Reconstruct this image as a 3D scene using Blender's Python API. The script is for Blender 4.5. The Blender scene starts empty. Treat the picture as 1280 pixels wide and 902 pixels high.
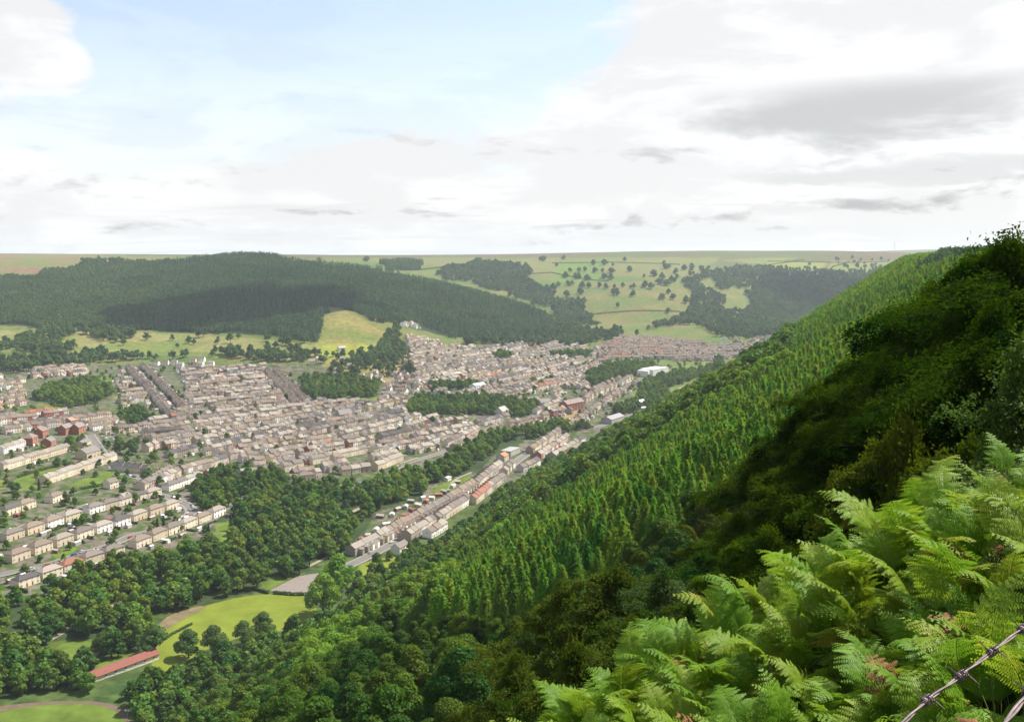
import bpy, math, random
import numpy as np
from mathutils import Vector, Matrix

R = np.random.default_rng(11)
random.seed(11)
SC = bpy.context.scene
COL = SC.collection
PI = math.pi

# ------------------------------------------------------------------ camera model (photo pixels, 1280 x 902)
F = 1200.0
CAMZ = 200.0
TH = math.atan((451 - 320) / F)
CT, ST = math.cos(TH), math.sin(TH)


def rays(px, py):
    u = (np.asarray(px, float) - 640) / F
    v = (451 - np.asarray(py, float)) / F
    return u, CT + v * ST, -ST + v * CT            # x, y, z of the ray


def to_px(x, y, z):
    x = np.asarray(x, float); y = np.asarray(y, float); dz = np.asarray(z, float) - CAMZ
    w = y * CT - dz * ST
    w = np.where(w < 0.5, 0.5, w)
    return 640 + F * x / w, 451 - F * (y * ST + dz * CT) / w


def inpoly(poly, X, Y):
    X = np.asarray(X, float); Y = np.asarray(Y, float)
    r = np.zeros(X.shape, bool)
    n = len(poly)
    for i in range(n):
        x1, y1 = poly[i]; x2, y2 = poly[(i + 1) % n]
        if y1 == y2:
            continue
        c = ((y1 > Y) != (y2 > Y)) & (X < (x2 - x1) * (Y - y1) / (y2 - y1) + x1)
        r ^= c
    return r


def sstep(a, b, x):
    t = np.clip((np.asarray(x, float) - a) / (b - a), 0, 1)
    return t * t * (3 - 2 * t)


# ------------------------------------------------------------------ smooth value noise
_perm = R.random((256, 256))


def vnoise(x, y):
    x = np.asarray(x, float); y = np.asarray(y, float)
    xi = np.floor(x).astype(int); yi = np.floor(y).astype(int)
    fx = x - xi; fy = y - yi
    fx = fx * fx * (3 - 2 * fx); fy = fy * fy * (3 - 2 * fy)
    g = lambda a, b: _perm[a & 255, b & 255]
    return (g(xi, yi) * (1 - fx) + g(xi + 1, yi) * fx) * (1 - fy) + (g(xi, yi + 1) * (1 - fx) + g(xi + 1, yi + 1) * fx) * fy


def fbm(x, y, o=4):
    s = 0; a = .5
    for i in range(o):
        s = s + a * vnoise(x * 2 ** i + 17.3 * i, y * 2 ** i + 9.1 * i); a *= .5
    return s / (1 - .5 ** o)


# ------------------------------------------------------------------ terrain: thin plate spline through surveyed heights
# (px, py, depth) rows and (px, py, 'z', height) rows
CP_Z = [(0, 890, 2), (150, 890, 0), (-400, 900, 6), (0, 760, 3), (150, 760, 0), (300, 760, 0), (400, 720, 0), (-300, 700, 14), (0, 700, 8), (150, 690, 6),
        (280, 640, 5), (450, 700, -2), (500, 660, 0), (620, 600, 2), (0, 650, 12), (200, 600, 10), (300, 560, 10), (420, 580, 8),
        (500, 550, 8), (650, 540, 5), (720, 520, 8), (0, 570, 18), (150, 530, 18), (350, 520, 15), (550, 520, 15), (700, 480, 15),
        (800, 500, 12), (0, 510, 25), (100, 480, 28), (250, 480, 25), (400, 490, 22), (600, 470, 24), (750, 450, 22), (850, 470, 15),
        (900, 440, 22), (1000, 420, 28), (200, 455, 32), (0, 470, 34), (350, 460, 32), (450, 470, 30), (550, 440, 42), (520, 425, 56),
        (650, 430, 38), (750, 430, 34), (850, 425, 31), (940, 425, 30), (0, 440, 46), (100, 440, 46), (250, 440, 46), (350, 445, 45),
        (0, 412, 70), (100, 412, 68), (200, 412, 66), (300, 425, 58), (390, 432, 55), (560, 418, 52), (620, 424, 46), (700, 414, 48),
        (-300, 500, 30), (-300, 412, 72), (-700, 500, 40)]
CP_Y = [(430, 388, 1750), (470, 408, 1680), (510, 425, 1640), (0, 345, 2300), (0, 380, 1950), (100, 330, 2450), (100, 370, 2050), (200, 330, 2450),
        (200, 370, 2050), (300, 330, 2350), (300, 380, 1900), (380, 400, 1780), (380, 350, 2150), (320, 323, 2450), (420, 335, 2350),
        (480, 347, 2300), (500, 380, 2000), (560, 362, 2200), (600, 392, 2000), (640, 382, 2120), (680, 398, 2080), (705, 410, 2030),
        (520, 337, 2900), (600, 352, 2800), (650, 372, 2600), (700, 392, 2450), (720, 402, 2300),
        (740, 405, 2150), (740, 380, 2500), (740, 350, 2900), (740, 335, 3150), (740, 323, 3500), (640, 335, 3000), (640, 323, 3500),
        (500, 327, 3400), (500, 321, 3700), (400, 320, 3500), (850, 415, 2050), (850, 390, 2400), (850, 360, 2750), (850, 340, 3050),
        (850, 321, 3600), (920, 410, 2150), (920, 385, 2550), (920, 350, 3000), (920, 319, 3700), (960, 405, 2300), (1000, 400, 2500),
        (1000, 370, 2900), (1000, 346, 3200), (1000, 331, 3500), (1000, 319, 3900), (1080, 400, 2500), (1080, 360, 3000),
        (1080, 340, 3400), (1080, 319, 3900), (1150, 400, 2600), (1150, 340, 3600), (1300, 400, 2600), (1300, 340, 3600), (1300, 318, 4200),
        (0, 317, 3600), (100, 318, 3500), (200, 319, 3400), (-300, 318, 3500), (-300, 345, 2300),
        (320, 322, 3200), (320, 321, 4600), (0, 319, 5000), (640, 321, 5000), (1000, 319, 5200), (-300, 319, 5000), (1300, 318, 5200)]
_pts = []
for px, py, z in CP_Z:
    u, v, w = rays(px, py); t = (z - CAMZ) / w
    _pts.append((u * t, v * t, z))
for px, py, Y in CP_Y:
    u, v, w = rays(px, py); t = Y / v
    _pts.append((u * t, Y, CAMZ + w * t))
_pts += [(-700, 100, 14), (-1500, 600, 60), (-2200, 2000, 150), (300, 400, 0), (500, 900, 5), (900, 1500, 15), (1300, 2100, 28), (0, 200, 0), (0, -600, 0), (-900, -600, 30), (1200, 0, 0)]
_P = np.array(_pts)
_S = 1000.0


def _U(r2):
    return np.where(r2 > 1e-12, r2 * np.log(np.maximum(r2, 1e-12)), 0) * .5


_q = _P[:, :2] / _S
_n = len(_q)
_K = _U(((_q[:, None] - _q[None]) ** 2).sum(-1)) + np.eye(_n) * 3e-4
_A = np.zeros((_n + 3, _n + 3)); _A[:_n, :_n] = _K; _A[:_n, _n] = 1; _A[:_n, _n + 1:] = _q; _A[_n, :_n] = 1; _A[_n + 1:, :_n] = _q.T
_W = np.linalg.solve(_A, np.concatenate([_P[:, 2], [0, 0, 0]]))


def tps(x, y):
    x = np.asarray(x, float) / _S; y = np.asarray(y, float) / _S
    out = np.full(x.shape, _W[_n]) + _W[_n + 1] * x + _W[_n + 2] * y
    for i in range(_n):
        out = out + _W[i] * _U((x - _q[i, 0]) ** 2 + (y - _q[i, 1]) ** 2)
    return out


def hill(x, y):
    """the steep bank the camera stands on; falls to the left, runs up the valley"""
    r = np.sqrt(x * x + y * y)
    yy = np.maximum(y, -60)
    z = 197.50 + .10 * np.clip(x, 0, 4) + .612 * x - .243 * yy
    z = z - 20.5 * (1 - np.exp(-np.maximum(0, r - 6.3) / 11)) + 10 * sstep(300, 1100, r)
    z = z + (fbm(x / 90 + 40, y / 90 + 3, 3) - .5) * 9 * sstep(40, 200, r)
    z = z - .30 * np.maximum(0, y - 1500) ** 1.0
    cap = 193 + 60 * sstep(260, 0, r)
    k = 5.0
    z = -k * np.logaddexp(-z / k, -cap / k)
    return z


def H(x, y):
    x = np.asarray(x, float); y = np.asarray(y, float)
    shp = x.shape
    x = x.ravel(); y = y.ravel()
    r = np.sqrt(x * x + y * y)
    f = np.clip(tps(x, y), -6, 250)
    far = sstep(4300, 5600, r)
    f = f * (1 - far) + 188 * far
    f = f + 62 * np.exp(-(((x - 3300) / 1500) ** 2 + ((y - 6600) / 900) ** 2)) + 3 * (fbm(x / 300, y / 300, 3) - .5) * sstep(1700, 2300, r)
    h = hill(x, y)
    k = 4.0
    z = k * np.logaddexp(f / k, h / k)
    z = np.where(r < 30, h, z)
    # the banks that carry the town side of the railway
    return z.reshape(shp)


def ground(px, py, tmin=12.0):
    """where the ray through photo pixel px,py meets the ground"""
    px = np.atleast_1d(np.asarray(px, float)); py = np.atleast_1d(np.asarray(py, float))
    u, v, w = rays(px, py)
    ts = np.geomspace(tmin, 7000, 420)
    X = u[:, None] * ts; Y = v[:, None] * ts; Z = CAMZ + w[:, None] * ts
    D = Z - H(X, Y)
    below = D < 0
    i = np.where(below.any(1), below.argmax(1), len(ts) - 1)
    i = np.maximum(i, 1)
    a = np.arange(len(px))
    d0 = D[a, i - 1]; d1 = D[a, i]
    t = ts[i - 1] + (ts[i] - ts[i - 1]) * np.clip(d0 / (d0 - d1 + 1e-9), 0, 1)
    x = u * t; y = v * t
    return x, y, H(x, y)


VAL_T = 420.0     # searches on the valley floor start beyond the camera's own bank


def gpoly(poly):
    x, y, z = ground([p[0] for p in poly], [p[1] for p in poly])
    return list(zip(x, y))


# ------------------------------------------------------------------ scene helpers
def tag(o, label=None, cat=None, group=None, kind=None):
    if label: o['label'] = label
    if cat: o['category'] = cat
    if group: o['group'] = group
    if kind: o['kind'] = kind
    return o


def link(o, parent=None):
    COL.objects.link(o)
    if parent is not None:
        o.parent = parent
    return o


def empty(name, loc, rz=0.0, parent=None):
    o = bpy.data.objects.new(name, None)
    o.empty_display_size = .5
    o.location = loc; o.rotation_euler = (0, 0, rz)
    return link(o, parent)


def mesh_np(name, V, Fc, mat=None, smooth=False, fcol=None, mats=None, midx=None):
    """V (n,3); Fc list of int arrays (m,k) each with its own k"""
    if isinstance(Fc, np.ndarray):
        Fc = [Fc]
    Fc = [f for f in Fc if len(f)]
    me = bpy.data.meshes.new(name)
    me.vertices.add(len(V)); me.vertices.foreach_set('co', np.ascontiguousarray(V, dtype=np.float32).ravel())
    loops = np.concatenate([f.ravel() for f in Fc]).astype(np.int32)
    tot = np.concatenate([np.full(len(f), f.shape[1]) for f in Fc]).astype(np.int32)
    st = np.concatenate([[0], np.cumsum(tot)[:-1]]).astype(np.int32)
    me.loops.add(len(loops)); me.loops.foreach_set('vertex_index', loops)
    me.polygons.add(len(tot)); me.polygons.foreach_set('loop_start', st); me.polygons.foreach_set('loop_total', tot)
    if smooth:
        me.polygons.foreach_set('use_smooth', np.ones(len(tot), bool))
    for m in (mats or ([mat] if mat else [])):
        me.materials.append(m)
    if midx is not None:
        me.polygons.foreach_set('material_index', np.asarray(midx, np.int32))
    me.update(calc_edges=True)
    if fcol is not None:
        at = me.attributes.new('tint', 'FLOAT_COLOR', 'FACE')
        at.data.foreach_set('color', np.concatenate([fcol, np.ones((len(fcol), 1))], 1).astype(np.float32).ravel())
    return me


class MB:
    """collects boxes and polygons, builds ONE mesh"""
    def __init__(s): s.v = []; s.f = []; s.m = []; s.c = []
    def poly(s, pts, m=0, c=(1, 1, 1)):
        b = len(s.v); s.v += [tuple(p) for p in pts]; s.f.append(tuple(range(b, b + len(pts)))); s.m.append(m); s.c.append(c)
    def solid(s, pts, faces, m=0, c=(1, 1, 1)):
        b = len(s.v); s.v += [tuple(p) for p in pts]
        for f in faces: s.f.append(tuple(i + b for i in f)); s.m.append(m); s.c.append(c)
    def box(s, x0, x1, y0, y1, z0, z1, m=0, c=(1, 1, 1), rot=None, org=(0, 0, 0)):
        p = [(x, y, z) for z in (z0, z1) for y in (y0, y1) for x in (x0, x1)]
        if rot is not None:
            ca, sa = math.cos(rot), math.sin(rot)
            p = [(org[0] + a * ca - b * sa, org[1] + a * sa + b * ca, org[2] + d) for a, b, d in p]
        s.solid(p, [(0, 2, 3, 1), (4, 5, 7, 6), (0, 1, 5, 4), (2, 6, 7, 3), (0, 4, 6, 2), (1, 3, 7, 5)], m, c)
    def tube(s, pts, rad, n=6, m=0, c=(1, 1, 1)):
        pts = [Vector(p) for p in pts]
        if not hasattr(rad, '__len__'): rad = [rad] * len(pts)
        b = len(s.v)
        for i, p in enumerate(pts):
            d = (pts[min(i + 1, len(pts) - 1)] - pts[max(i - 1, 0)]).normalized()
            a = d.orthogonal().normalized() if i == 0 else (a - d * a.dot(d)).normalized()
            e = d.cross(a)
            for k in range(n):
                t = 2 * PI * k / n
                s.v.append(tuple(p + (a * math.cos(t) + e * math.sin(t)) * rad[i]))
        for i in range(len(pts) - 1):
            for k in range(n):
                k2 = (k + 1) % n
                s.f.append((b + i * n + k, b + i * n + k2, b + (i + 1) * n + k2, b + (i + 1) * n + k)); s.m.append(m); s.c.append(c)
        s.f.append(tuple(b + k for k in reversed(range(n)))); s.m.append(m); s.c.append(c)
        e0 = b + (len(pts) - 1) * n
        s.f.append(tuple(e0 + k for k in range(n))); s.m.append(m); s.c.append(c)
    def mesh(s, name, mats, tint=False):
        me = bpy.data.meshes.new(name)
        me.from_pydata(s.v, [], s.f)
        for m in (mats if isinstance(mats, (list, tuple)) else [mats]): me.materials.append(m)
        me.polygons.foreach_set('material_index', np.array(s.m, np.int32))
        if tint:
            at = me.attributes.new('tint', 'FLOAT_COLOR', 'FACE')
            at.data.foreach_set('color', np.array([(*c, 1.0) for c in s.c], np.float32).ravel())
        me.update()
        return me
    def build(s, name, mats, parent=None, tint=False):
        return link(bpy.data.objects.new(name, s.mesh(name, mats, tint)), parent)


# ------------------------------------------------------------------ materials
def nt(name):
    m = bpy.data.materials.new(name); m.use_nodes = True
    t = m.node_tree; t.nodes.clear()
    return m, t, t.nodes, t.links


def nd(N, typ, **kw):
    n = N.new(typ)
    for k, v in kw.items():
        if k.startswith('i_'): n.inputs[k[2:].replace('_', ' ')].default_value = v
        else: setattr(n, k, v)
    return n


def plain(name, col, rough=.8, var=.25, scale=3.0, spec=.3, objcol=False, tint=False, metal=0.0, detail=4.0):
    """a matt surface whose colour wanders a little; objcol: the object's own colour, tint: the face's"""
    m, t, N, L = nt(name)
    out = N.new('ShaderNodeOutputMaterial'); b = N.new('ShaderNodeBsdfPrincipled'); L.new(b.outputs[0], out.inputs[0])
    b.inputs['Roughness'].default_value = rough; b.inputs['Specular IOR Level'].default_value = spec; b.inputs['Metallic'].default_value = metal
    tc = N.new('ShaderNodeTexCoord')
    no = nd(N, 'ShaderNodeTexNoise', i_Scale=scale, i_Detail=detail, i_Roughness=.62); L.new(tc.outputs['Object'], no.inputs['Vector'])
    mr = nd(N, 'ShaderNodeMapRange'); mr.inputs['From Min'].default_value = .3; mr.inputs['From Max'].default_value = .7
    mr.inputs['To Min'].default_value = 1 - var; mr.inputs['To Max'].default_value = 1 + var; L.new(no.outputs[0], mr.inputs[0])
    mx = nd(N, 'ShaderNodeVectorMath', operation='SCALE')
    if objcol:
        oi = N.new('ShaderNodeObjectInfo'); L.new(oi.outputs['Color'], mx.inputs[0])
    elif tint:
        at = N.new('ShaderNodeAttribute'); at.attribute_name = 'tint'; L.new(at.outputs['Color'], mx.inputs[0])
    else:
        mx.inputs[0].default_value = col
    L.new(mr.outputs[0], mx.inputs['Scale']); L.new(mx.outputs[0], b.inputs['Base Color'])
    return m


def foliage(name, c1, c2, transl=.35, hue=.03, wscale=.02, rough=.6, gloss=.15, leafnoise=0.0):
    """leaves: colour drifts from plant to plant (object random) and over the hillside (world noise)"""
    m, t, N, L = nt(name)
    out = N.new('ShaderNodeOutputMaterial')
    oi = N.new('ShaderNodeObjectInfo'); geo = N.new('ShaderNodeNewGeometry')
    no = nd(N, 'ShaderNodeTexNoise', i_Scale=wscale, i_Detail=3.0); L.new(geo.outputs['Position'], no.inputs['Vector'])
    a = nd(N, 'ShaderNodeMath', operation='MULTIPLY_ADD'); a.inputs[1].default_value = .75; L.new(oi.outputs['Random'], a.inputs[0])
    b = nd(N, 'ShaderNodeMath', operation='MULTIPLY_ADD'); b.inputs[1].default_value = 1.6; b.inputs[2].default_value = -.68; L.new(no.outputs[0], b.inputs[0]); L.new(b.outputs[0], a.inputs[2])
    fac = a.outputs[0]
    if leafnoise:
        n2 = nd(N, 'ShaderNodeTexNoise', i_Scale=leafnoise, i_Detail=2.0); L.new(geo.outputs['Position'], n2.inputs['Vector'])
        c = nd(N, 'ShaderNodeMath', operation='MULTIPLY_ADD'); c.inputs[1].default_value = 1.2; c.inputs[2].default_value = -.6; L.new(n2.outputs[0], c.inputs[0])
        d = nd(N, 'ShaderNodeMath', operation='ADD'); L.new(c.outputs[0], d.inputs[0]); L.new(fac, d.inputs[1]); fac = d.outputs[0]
    mix = nd(N, 'ShaderNodeMix', data_type='RGBA'); mix.clamp_factor = True
    mix.inputs[6].default_value = (*c1, 1); mix.inputs[7].default_value = (*c2, 1); L.new(fac, mix.inputs[0])
    hs = nd(N, 'ShaderNodeHueSaturation'); L.new(mix.outputs[2], hs.inputs['Color'])
    h = nd(N, 'ShaderNodeMath', operation='MULTIPLY_ADD'); h.inputs[1].default_value = hue * 2; h.inputs[2].default_value = .5 - hue
    w = nd(N, 'ShaderNodeTexWhiteNoise', noise_dimensions='1D'); L.new(oi.outputs['Random'], w.inputs['W']); L.new(w.outputs[0], h.inputs[0]); L.new(h.outputs[0], hs.inputs['Hue'])
    df = N.new('ShaderNodeBsdfDiffuse'); tr = N.new('ShaderNodeBsdfTranslucent'); L.new(hs.outputs[0], df.inputs[0])
    ht = nd(N, 'ShaderNodeHueSaturation'); ht.inputs['Saturation'].default_value = 1.15; ht.inputs['Value'].default_value = 1.3; ht.inputs['Hue'].default_value = .485
    L.new(hs.outputs[0], ht.inputs['Color']); L.new(ht.outputs[0], tr.inputs[0])
    ms = N.new('ShaderNodeMixShader'); ms.inputs[0].default_value = transl; L.new(df.outputs[0], ms.inputs[1]); L.new(tr.outputs[0], ms.inputs[2])
    last = ms.outputs[0]
    if gloss:
        gl = N.new('ShaderNodeBsdfGlossy'); gl.inputs['Roughness'].default_value = rough; gl.inputs[0].default_value = (.5, .5, .45, 1)
        m2 = N.new('ShaderNodeMixShader'); m2.inputs[0].default_value = gloss * .4; L.new(last, m2.inputs[1]); L.new(gl.outputs[0], m2.inputs[2]); last = m2.outputs[0]
    L.new(last, out.inputs[0])
    return m
# ------------------------------------------------------------------ camera, sun, sky, haze
cam = bpy.data.cameras.new('camera'); camo = link(bpy.data.objects.new('camera', cam))
cam.sensor_width = 36; cam.lens = 36 * F / 1280; cam.clip_start = .05; cam.clip_end = 40000
camo.location = (0, 0, CAMZ); camo.rotation_euler = (PI / 2 - TH, 0, 0)
SC.camera = camo
SUN_EL = math.radians(55)
sx, sy = .90, .44
SUN_AZ = math.atan2(sx, sy)
sdir = Vector((math.sin(SUN_AZ) * math.cos(SUN_EL), math.cos(SUN_AZ) * math.cos(SUN_EL), math.sin(SUN_EL)))
sl = bpy.data.lights.new('sun', 'SUN'); slo = link(bpy.data.objects.new('sun', sl))
sl.energy = 5.0; sl.angle = math.radians(.53); sl.color = (1, .95, .86)
slo.rotation_euler = sdir.to_track_quat('Z', 'Y').to_euler()

SC.view_settings.view_transform = 'Standard'; SC.view_settings.look = 'None'
SC.view_settings.exposure = 1.0; SC.view_settings.gamma = 1
wd = bpy.data.worlds.new('World'); SC.world = wd; wd.use_nodes = True
N = wd.node_tree.nodes; L = wd.node_tree.links; N.clear()
out = N.new('ShaderNodeOutputWorld')
sky = N.new('ShaderNodeTexSky'); sky.sky_type = 'NISHITA'; sky.sun_disc = False; sky.sun_elevation = SUN_EL; sky.sun_rotation = SUN_AZ
sky.air_density = 1.0; sky.dust_density = 1.5; sky.altitude = 300
bgs = N.new('ShaderNodeBackground'); bgs.inputs[1].default_value = .11; L.new(sky.outputs[0], bgs.inputs[0])
tc = N.new('ShaderNodeTexCoord'); sep = N.new('ShaderNodeSeparateXYZ'); L.new(tc.outputs['Generated'], sep.inputs[0])


def M(op, a=None, b=None, c=None, clamp=False):
    n = nd(N, 'ShaderNodeMath', operation=op); n.use_clamp = clamp
    for i, q in enumerate((a, b, c)):
        if q is None: continue
        if isinstance(q, (int, float)): n.inputs[i].default_value = q
        else: L.new(q, n.inputs[i])
    return n.outputs[0]


def RNG(v, a, b, c=0.0, d=1.0, smooth=True):
    n = nd(N, 'ShaderNodeMapRange', interpolation_type='SMOOTHSTEP' if smooth else 'LINEAR'); n.clamp = True
    L.new(v, n.inputs['Value'])
    for k, q in zip(('From Min', 'From Max', 'To Min', 'To Max'), (a, b, c, d)): n.inputs[k].default_value = q
    return n.outputs[0]


el = M('MAXIMUM', sep.outputs[2], 0.0)
den = M('ADD', el, .075)
cx = M('DIVIDE', sep.outputs[0], den); cy = M('DIVIDE', sep.outputs[1], den)


def noise_at(sx_, sy_, ox, scale, detail, rough=.55, dist=0.0):
    cb = N.new('ShaderNodeCombineXYZ'); L.new(M('MULTIPLY', cx, sx_), cb.inputs[0]); L.new(M('MULTIPLY', cy, sy_), cb.inputs[1]); cb.inputs[2].default_value = ox
    n = nd(N, 'ShaderNodeTexNoise', i_Scale=scale, i_Detail=detail, i_Roughness=rough, i_Distortion=dist); L.new(cb.outputs[0], n.inputs['Vector'])
    return n.outputs[0]


def puff_at(fx_, fz_, c_, detail=8, rough=.55, dz_=0.0):
    cb = N.new('ShaderNodeCombineXYZ'); L.new(M('MULTIPLY', az, fx_), cb.inputs[0]); L.new(M('MULTIPLY', M('ADD', sep.outputs[2], dz_), fz_), cb.inputs[1]); cb.inputs[2].default_value = c_
    n = nd(N, 'ShaderNodeTexNoise', i_Scale=1.0, i_Detail=float(detail), i_Roughness=rough, i_Distortion=.25); L.new(cb.outputs[0], n.inputs['Vector'])
    return n.outputs[0]


az = M('DIVIDE', sep.outputs[0], M('MAXIMUM', sep.outputs[1], .05))
n1 = noise_at(1, 1, 3.1, .55, 9, .55, .2)
n2 = noise_at(1, 1, 3.16, .55, 9, .55, .2)
n3 = noise_at(.6, 1, 8.2, 1.3, 7, .6)
# azimuth as x/y; clear sky sits in the upper left, cloud banks along the horizon and to the right
clear = M('MULTIPLY', RNG(az, .22, -.12), RNG(M('ADD', sep.outputs[2], M('MULTIPLY', az, -.16)), .10, .21))
cov = M('SUBTRACT', M('ADD', puff_at(3.2, 7.5, 1.9, 9, .58), RNG(sep.outputs[2], .16, .02, 0, .18)), M('MULTIPLY', clear, .34))
cov = M('ADD', cov, RNG(az, -.15, .4, 0, .22))
dens = RNG(cov, .40, .53)
# a pile of cloud standing alone at the far left
def blob(ax, ez, wx, wz, nz=.5):
    dx = M('DIVIDE', M('SUBTRACT', az, ax), wx); dz = M('DIVIDE', M('SUBTRACT', sep.outputs[2], ez), wz)
    d = M('ADD', M('MULTIPLY', dx, dx), M('MULTIPLY', dz, dz))
    return RNG(M('ADD', d, M('MULTIPLY', M('SUBTRACT', puff_at(9.0, 22.0, ax, 8, .6), .5), -6.5 * nz)), 1.7, .5)
b1 = blob(-.505, .185, .085, .050, .6)
b2 = blob(-.50, .075, .07, .022, .7)
dens = M('MAXIMUM', M('MAXIMUM', dens, M('ADD', .26, RNG(sep.outputs[2], .28, .05, 0, .5))), M('MAXIMUM', b1, b2))
grey = RNG(n2, .52, .72)
shade = M('MULTIPLY', RNG(noise_at(.5, 1, 5.5, 1.0, 6, .55, .3), .47, .68), .55)
# heavier grey underside to the right and just above the horizon
def blob2(ax, ez, wx, wz, k):
    q1 = puff_at(3.4, 11.0, 9.7, 9, .6)
    q2 = puff_at(2.2, 6.0, 4.4, 8, .55)
    dx = M('DIVIDE', M('SUBTRACT', az, M('ADD', ax, M('MULTIPLY', M('SUBTRACT', q2, .5), .5))), wx); dz = M('DIVIDE', M('SUBTRACT', sep.outputs[2], M('ADD', ez, M('MULTIPLY', M('SUBTRACT', q1, .5), .09))), wz)
    return RNG(M('ADD', M('ADD', M('MULTIPLY', dx, dx), M('MULTIPLY', dz, dz)), M('MULTIPLY', M('SUBTRACT', q1, .5), k)), 1.6, -.2)
bx = M('MAXIMUM', blob2(.37, .143, .27, .026, 4.0), M('MULTIPLY', blob2(.46, .088, .22, .010, 3.0), .6))
shade = M('MAXIMUM', M('MULTIPLY', shade, M('ADD', .16, RNG(sep.outputs[2], .13, .03, 0, .50))), M('MULTIPLY', bx, .75))
p0 = puff_at(4.2, 15.0, 6.1, 9, .58); p1 = puff_at(4.2, 15.0, 6.1, 9, .58, .010)
relief = RNG(M('SUBTRACT', p1, p0), .0, .16)
band = M('ADD', .25, RNG(sep.outputs[2], .20, .04, 0, .75))
shade = M('MAXIMUM', shade, M('MULTIPLY', M('MULTIPLY', relief, band), .95))
thin = M('MULTIPLY', RNG(p0, .56, .44), .26)
shade = M('MAXIMUM', shade, thin)
cc = N.new('ShaderNodeMix'); cc.data_type = 'RGBA'; L.new(shade, cc.inputs[0]); cc.inputs[6].default_value = (1.0, 1.0, 1.0, 1); cc.inputs[7].default_value = (.47, .468, .47, 1)
bgc = N.new('ShaderNodeBackground'); bgc.inputs[1].default_value = .525; L.new(cc.outputs[2], bgc.inputs[0])
mx = N.new('ShaderNodeMixShader'); L.new(M('MULTIPLY', dens, .96), mx.inputs[0]); L.new(bgs.outputs[0], mx.inputs[1]); L.new(bgc.outputs[0], mx.inputs[2])
L.new(mx.outputs[0], out.inputs[0])

HAZE = True
if HAZE:
    m, t, N_, L_ = nt('valley_haze_air')
    o_ = N_.new('ShaderNodeOutputMaterial'); v_ = N_.new('ShaderNodeVolumePrincipled'); L_.new(v_.outputs[0], o_.inputs['Volume'])
    v_.inputs['Color'].default_value = (.80, .90, 1.0, 1); v_.inputs['Density'].default_value = .00006; v_.inputs['Anisotropy'].default_value = .2
    hb = MB(); hb.box(-9500, 9500, -900, 9500, -40, 290)
    tag(hb.build('haze', m), 'thin pale blue haze filling the whole valley', 'haze', kind='stuff')

# ------------------------------------------------------------------ ground sheet
rr = np.concatenate([np.geomspace(.6, 400, 150)[:-1], np.geomspace(400, 5200, 560)[:-1], np.geomspace(5200, 9200, 20)])
aa = np.radians(np.concatenate([np.linspace(-180, -42, 40)[:-1], np.linspace(-42, 42, 800)[:-1], np.linspace(42, 180, 40)[:-1]]))
RR, AA = np.meshgrid(rr, aa, indexing='ij')
GX = RR * np.sin(AA); GY = np.clip(RR * np.cos(AA), -850, None)
GZ = H(GX, GY)
nr, na = RR.shape
idx = np.arange(nr * na).reshape(nr, na)
q = np.stack([idx[:-1], idx[1:], np.roll(idx, -1, 1)[1:], np.roll(idx, -1, 1)[:-1]], -1).reshape(-1, 4)[:, ::-1]
PX, PY = to_px(GX, GY, GZ)
col = np.empty(RR.shape + (3,))
n_a = fbm(GX / 60, GY / 60, 4)[..., None]; n_b = fbm(GX / 14 + 50, GY / 14, 3)[..., None]; n_c = fbm(GX / 350 + 9, GY / 350, 3)[..., None]
mixc = lambda a, b, t: np.array(a) * (1 - t) + np.array(b) * t
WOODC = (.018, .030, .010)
n_d = fbm(GX / 5 + 8, GY / 5, 3)[..., None]
TOWN = mixc((.11, .092, .075), (.040, .068, .016), sstep(.38, .58, n_d))
PAST = mixc((.060, .100, .020), (.098, .105, .030), sstep(.35, .65, n_a))
MOOR = mixc((.085, .066, .032), (.066, .078, .022), sstep(.35, .65, n_c))
LAWN = (.085, .125, .022)
col[:] = TOWN
isHill = (GY > 1480) & (PY < 460)
col = np.where((PY < 455)[..., None] & (RR > 1300)[..., None], PAST, col)
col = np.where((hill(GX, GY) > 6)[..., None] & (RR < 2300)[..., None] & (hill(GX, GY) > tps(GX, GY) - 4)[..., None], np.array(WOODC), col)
col = np.where((inpoly([(-200, 748), (60, 752), (230, 700), (440, 690), (640, 600), (700, 700), (640, 1400), (-800, 1400)], PX, PY) & (RR > 300) & (GY > 0))[..., None], mixc((.030, .052, .014), (.055, .080, .022), sstep(.35, .6, n_d)), col)
col = np.where((RR > 3350)[..., None], MOOR, col)


def zone(poly, c, soft=None, rmin=350, rmax=9e9):
    global col
    k = inpoly(poly, PX + (n_b[..., 0] - .5) * (soft or 0), PY + (n_a[..., 0] - .5) * (soft or 0) * .5) & (RR > rmin) & (RR < rmax) & (GY > 0)
    col = np.where(k[..., None], c, col)


Z_FOREST_FAR = [(-200, 360), (-40, 350), (40, 348), (100, 335), (120, 328), (200, 330), (260, 326), (330, 322), (400, 333), (480, 343), (560, 360), (640, 378), (712, 408), (700, 416), (620, 420),
                (565, 422), (515, 410), (480, 402), (430, 386), (410, 384), (402, 410), (398, 428), (330, 418), (240, 414), (110, 412), (0, 406), (-200, 404)]
zone([(-300, 315), (110, 318), (250, 322), (120, 328), (80, 340), (-300, 352)], mixc((.15, .10, .055), (.10, .12, .035), sstep(.4, .6, n_a)), 10, 1900)
zone([(390, 322), (900, 322), (870, 345), (680, 345), (520, 330)], mixc((.070, .108, .020), (.105, .11, .034), sstep(.4, .6, n_c)), 6, 2300)
zone([(700, 325), (760, 325), (745, 352), (690, 352)], (.075, .120, .022), 4, 2300)
zone([(690, 355), (860, 350), (950, 380), (880, 410), (700, 408)], mixc((.078, .10, .024), (.115, .105, .034), sstep(.35, .65, n_a)), 8, 2000)
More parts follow.
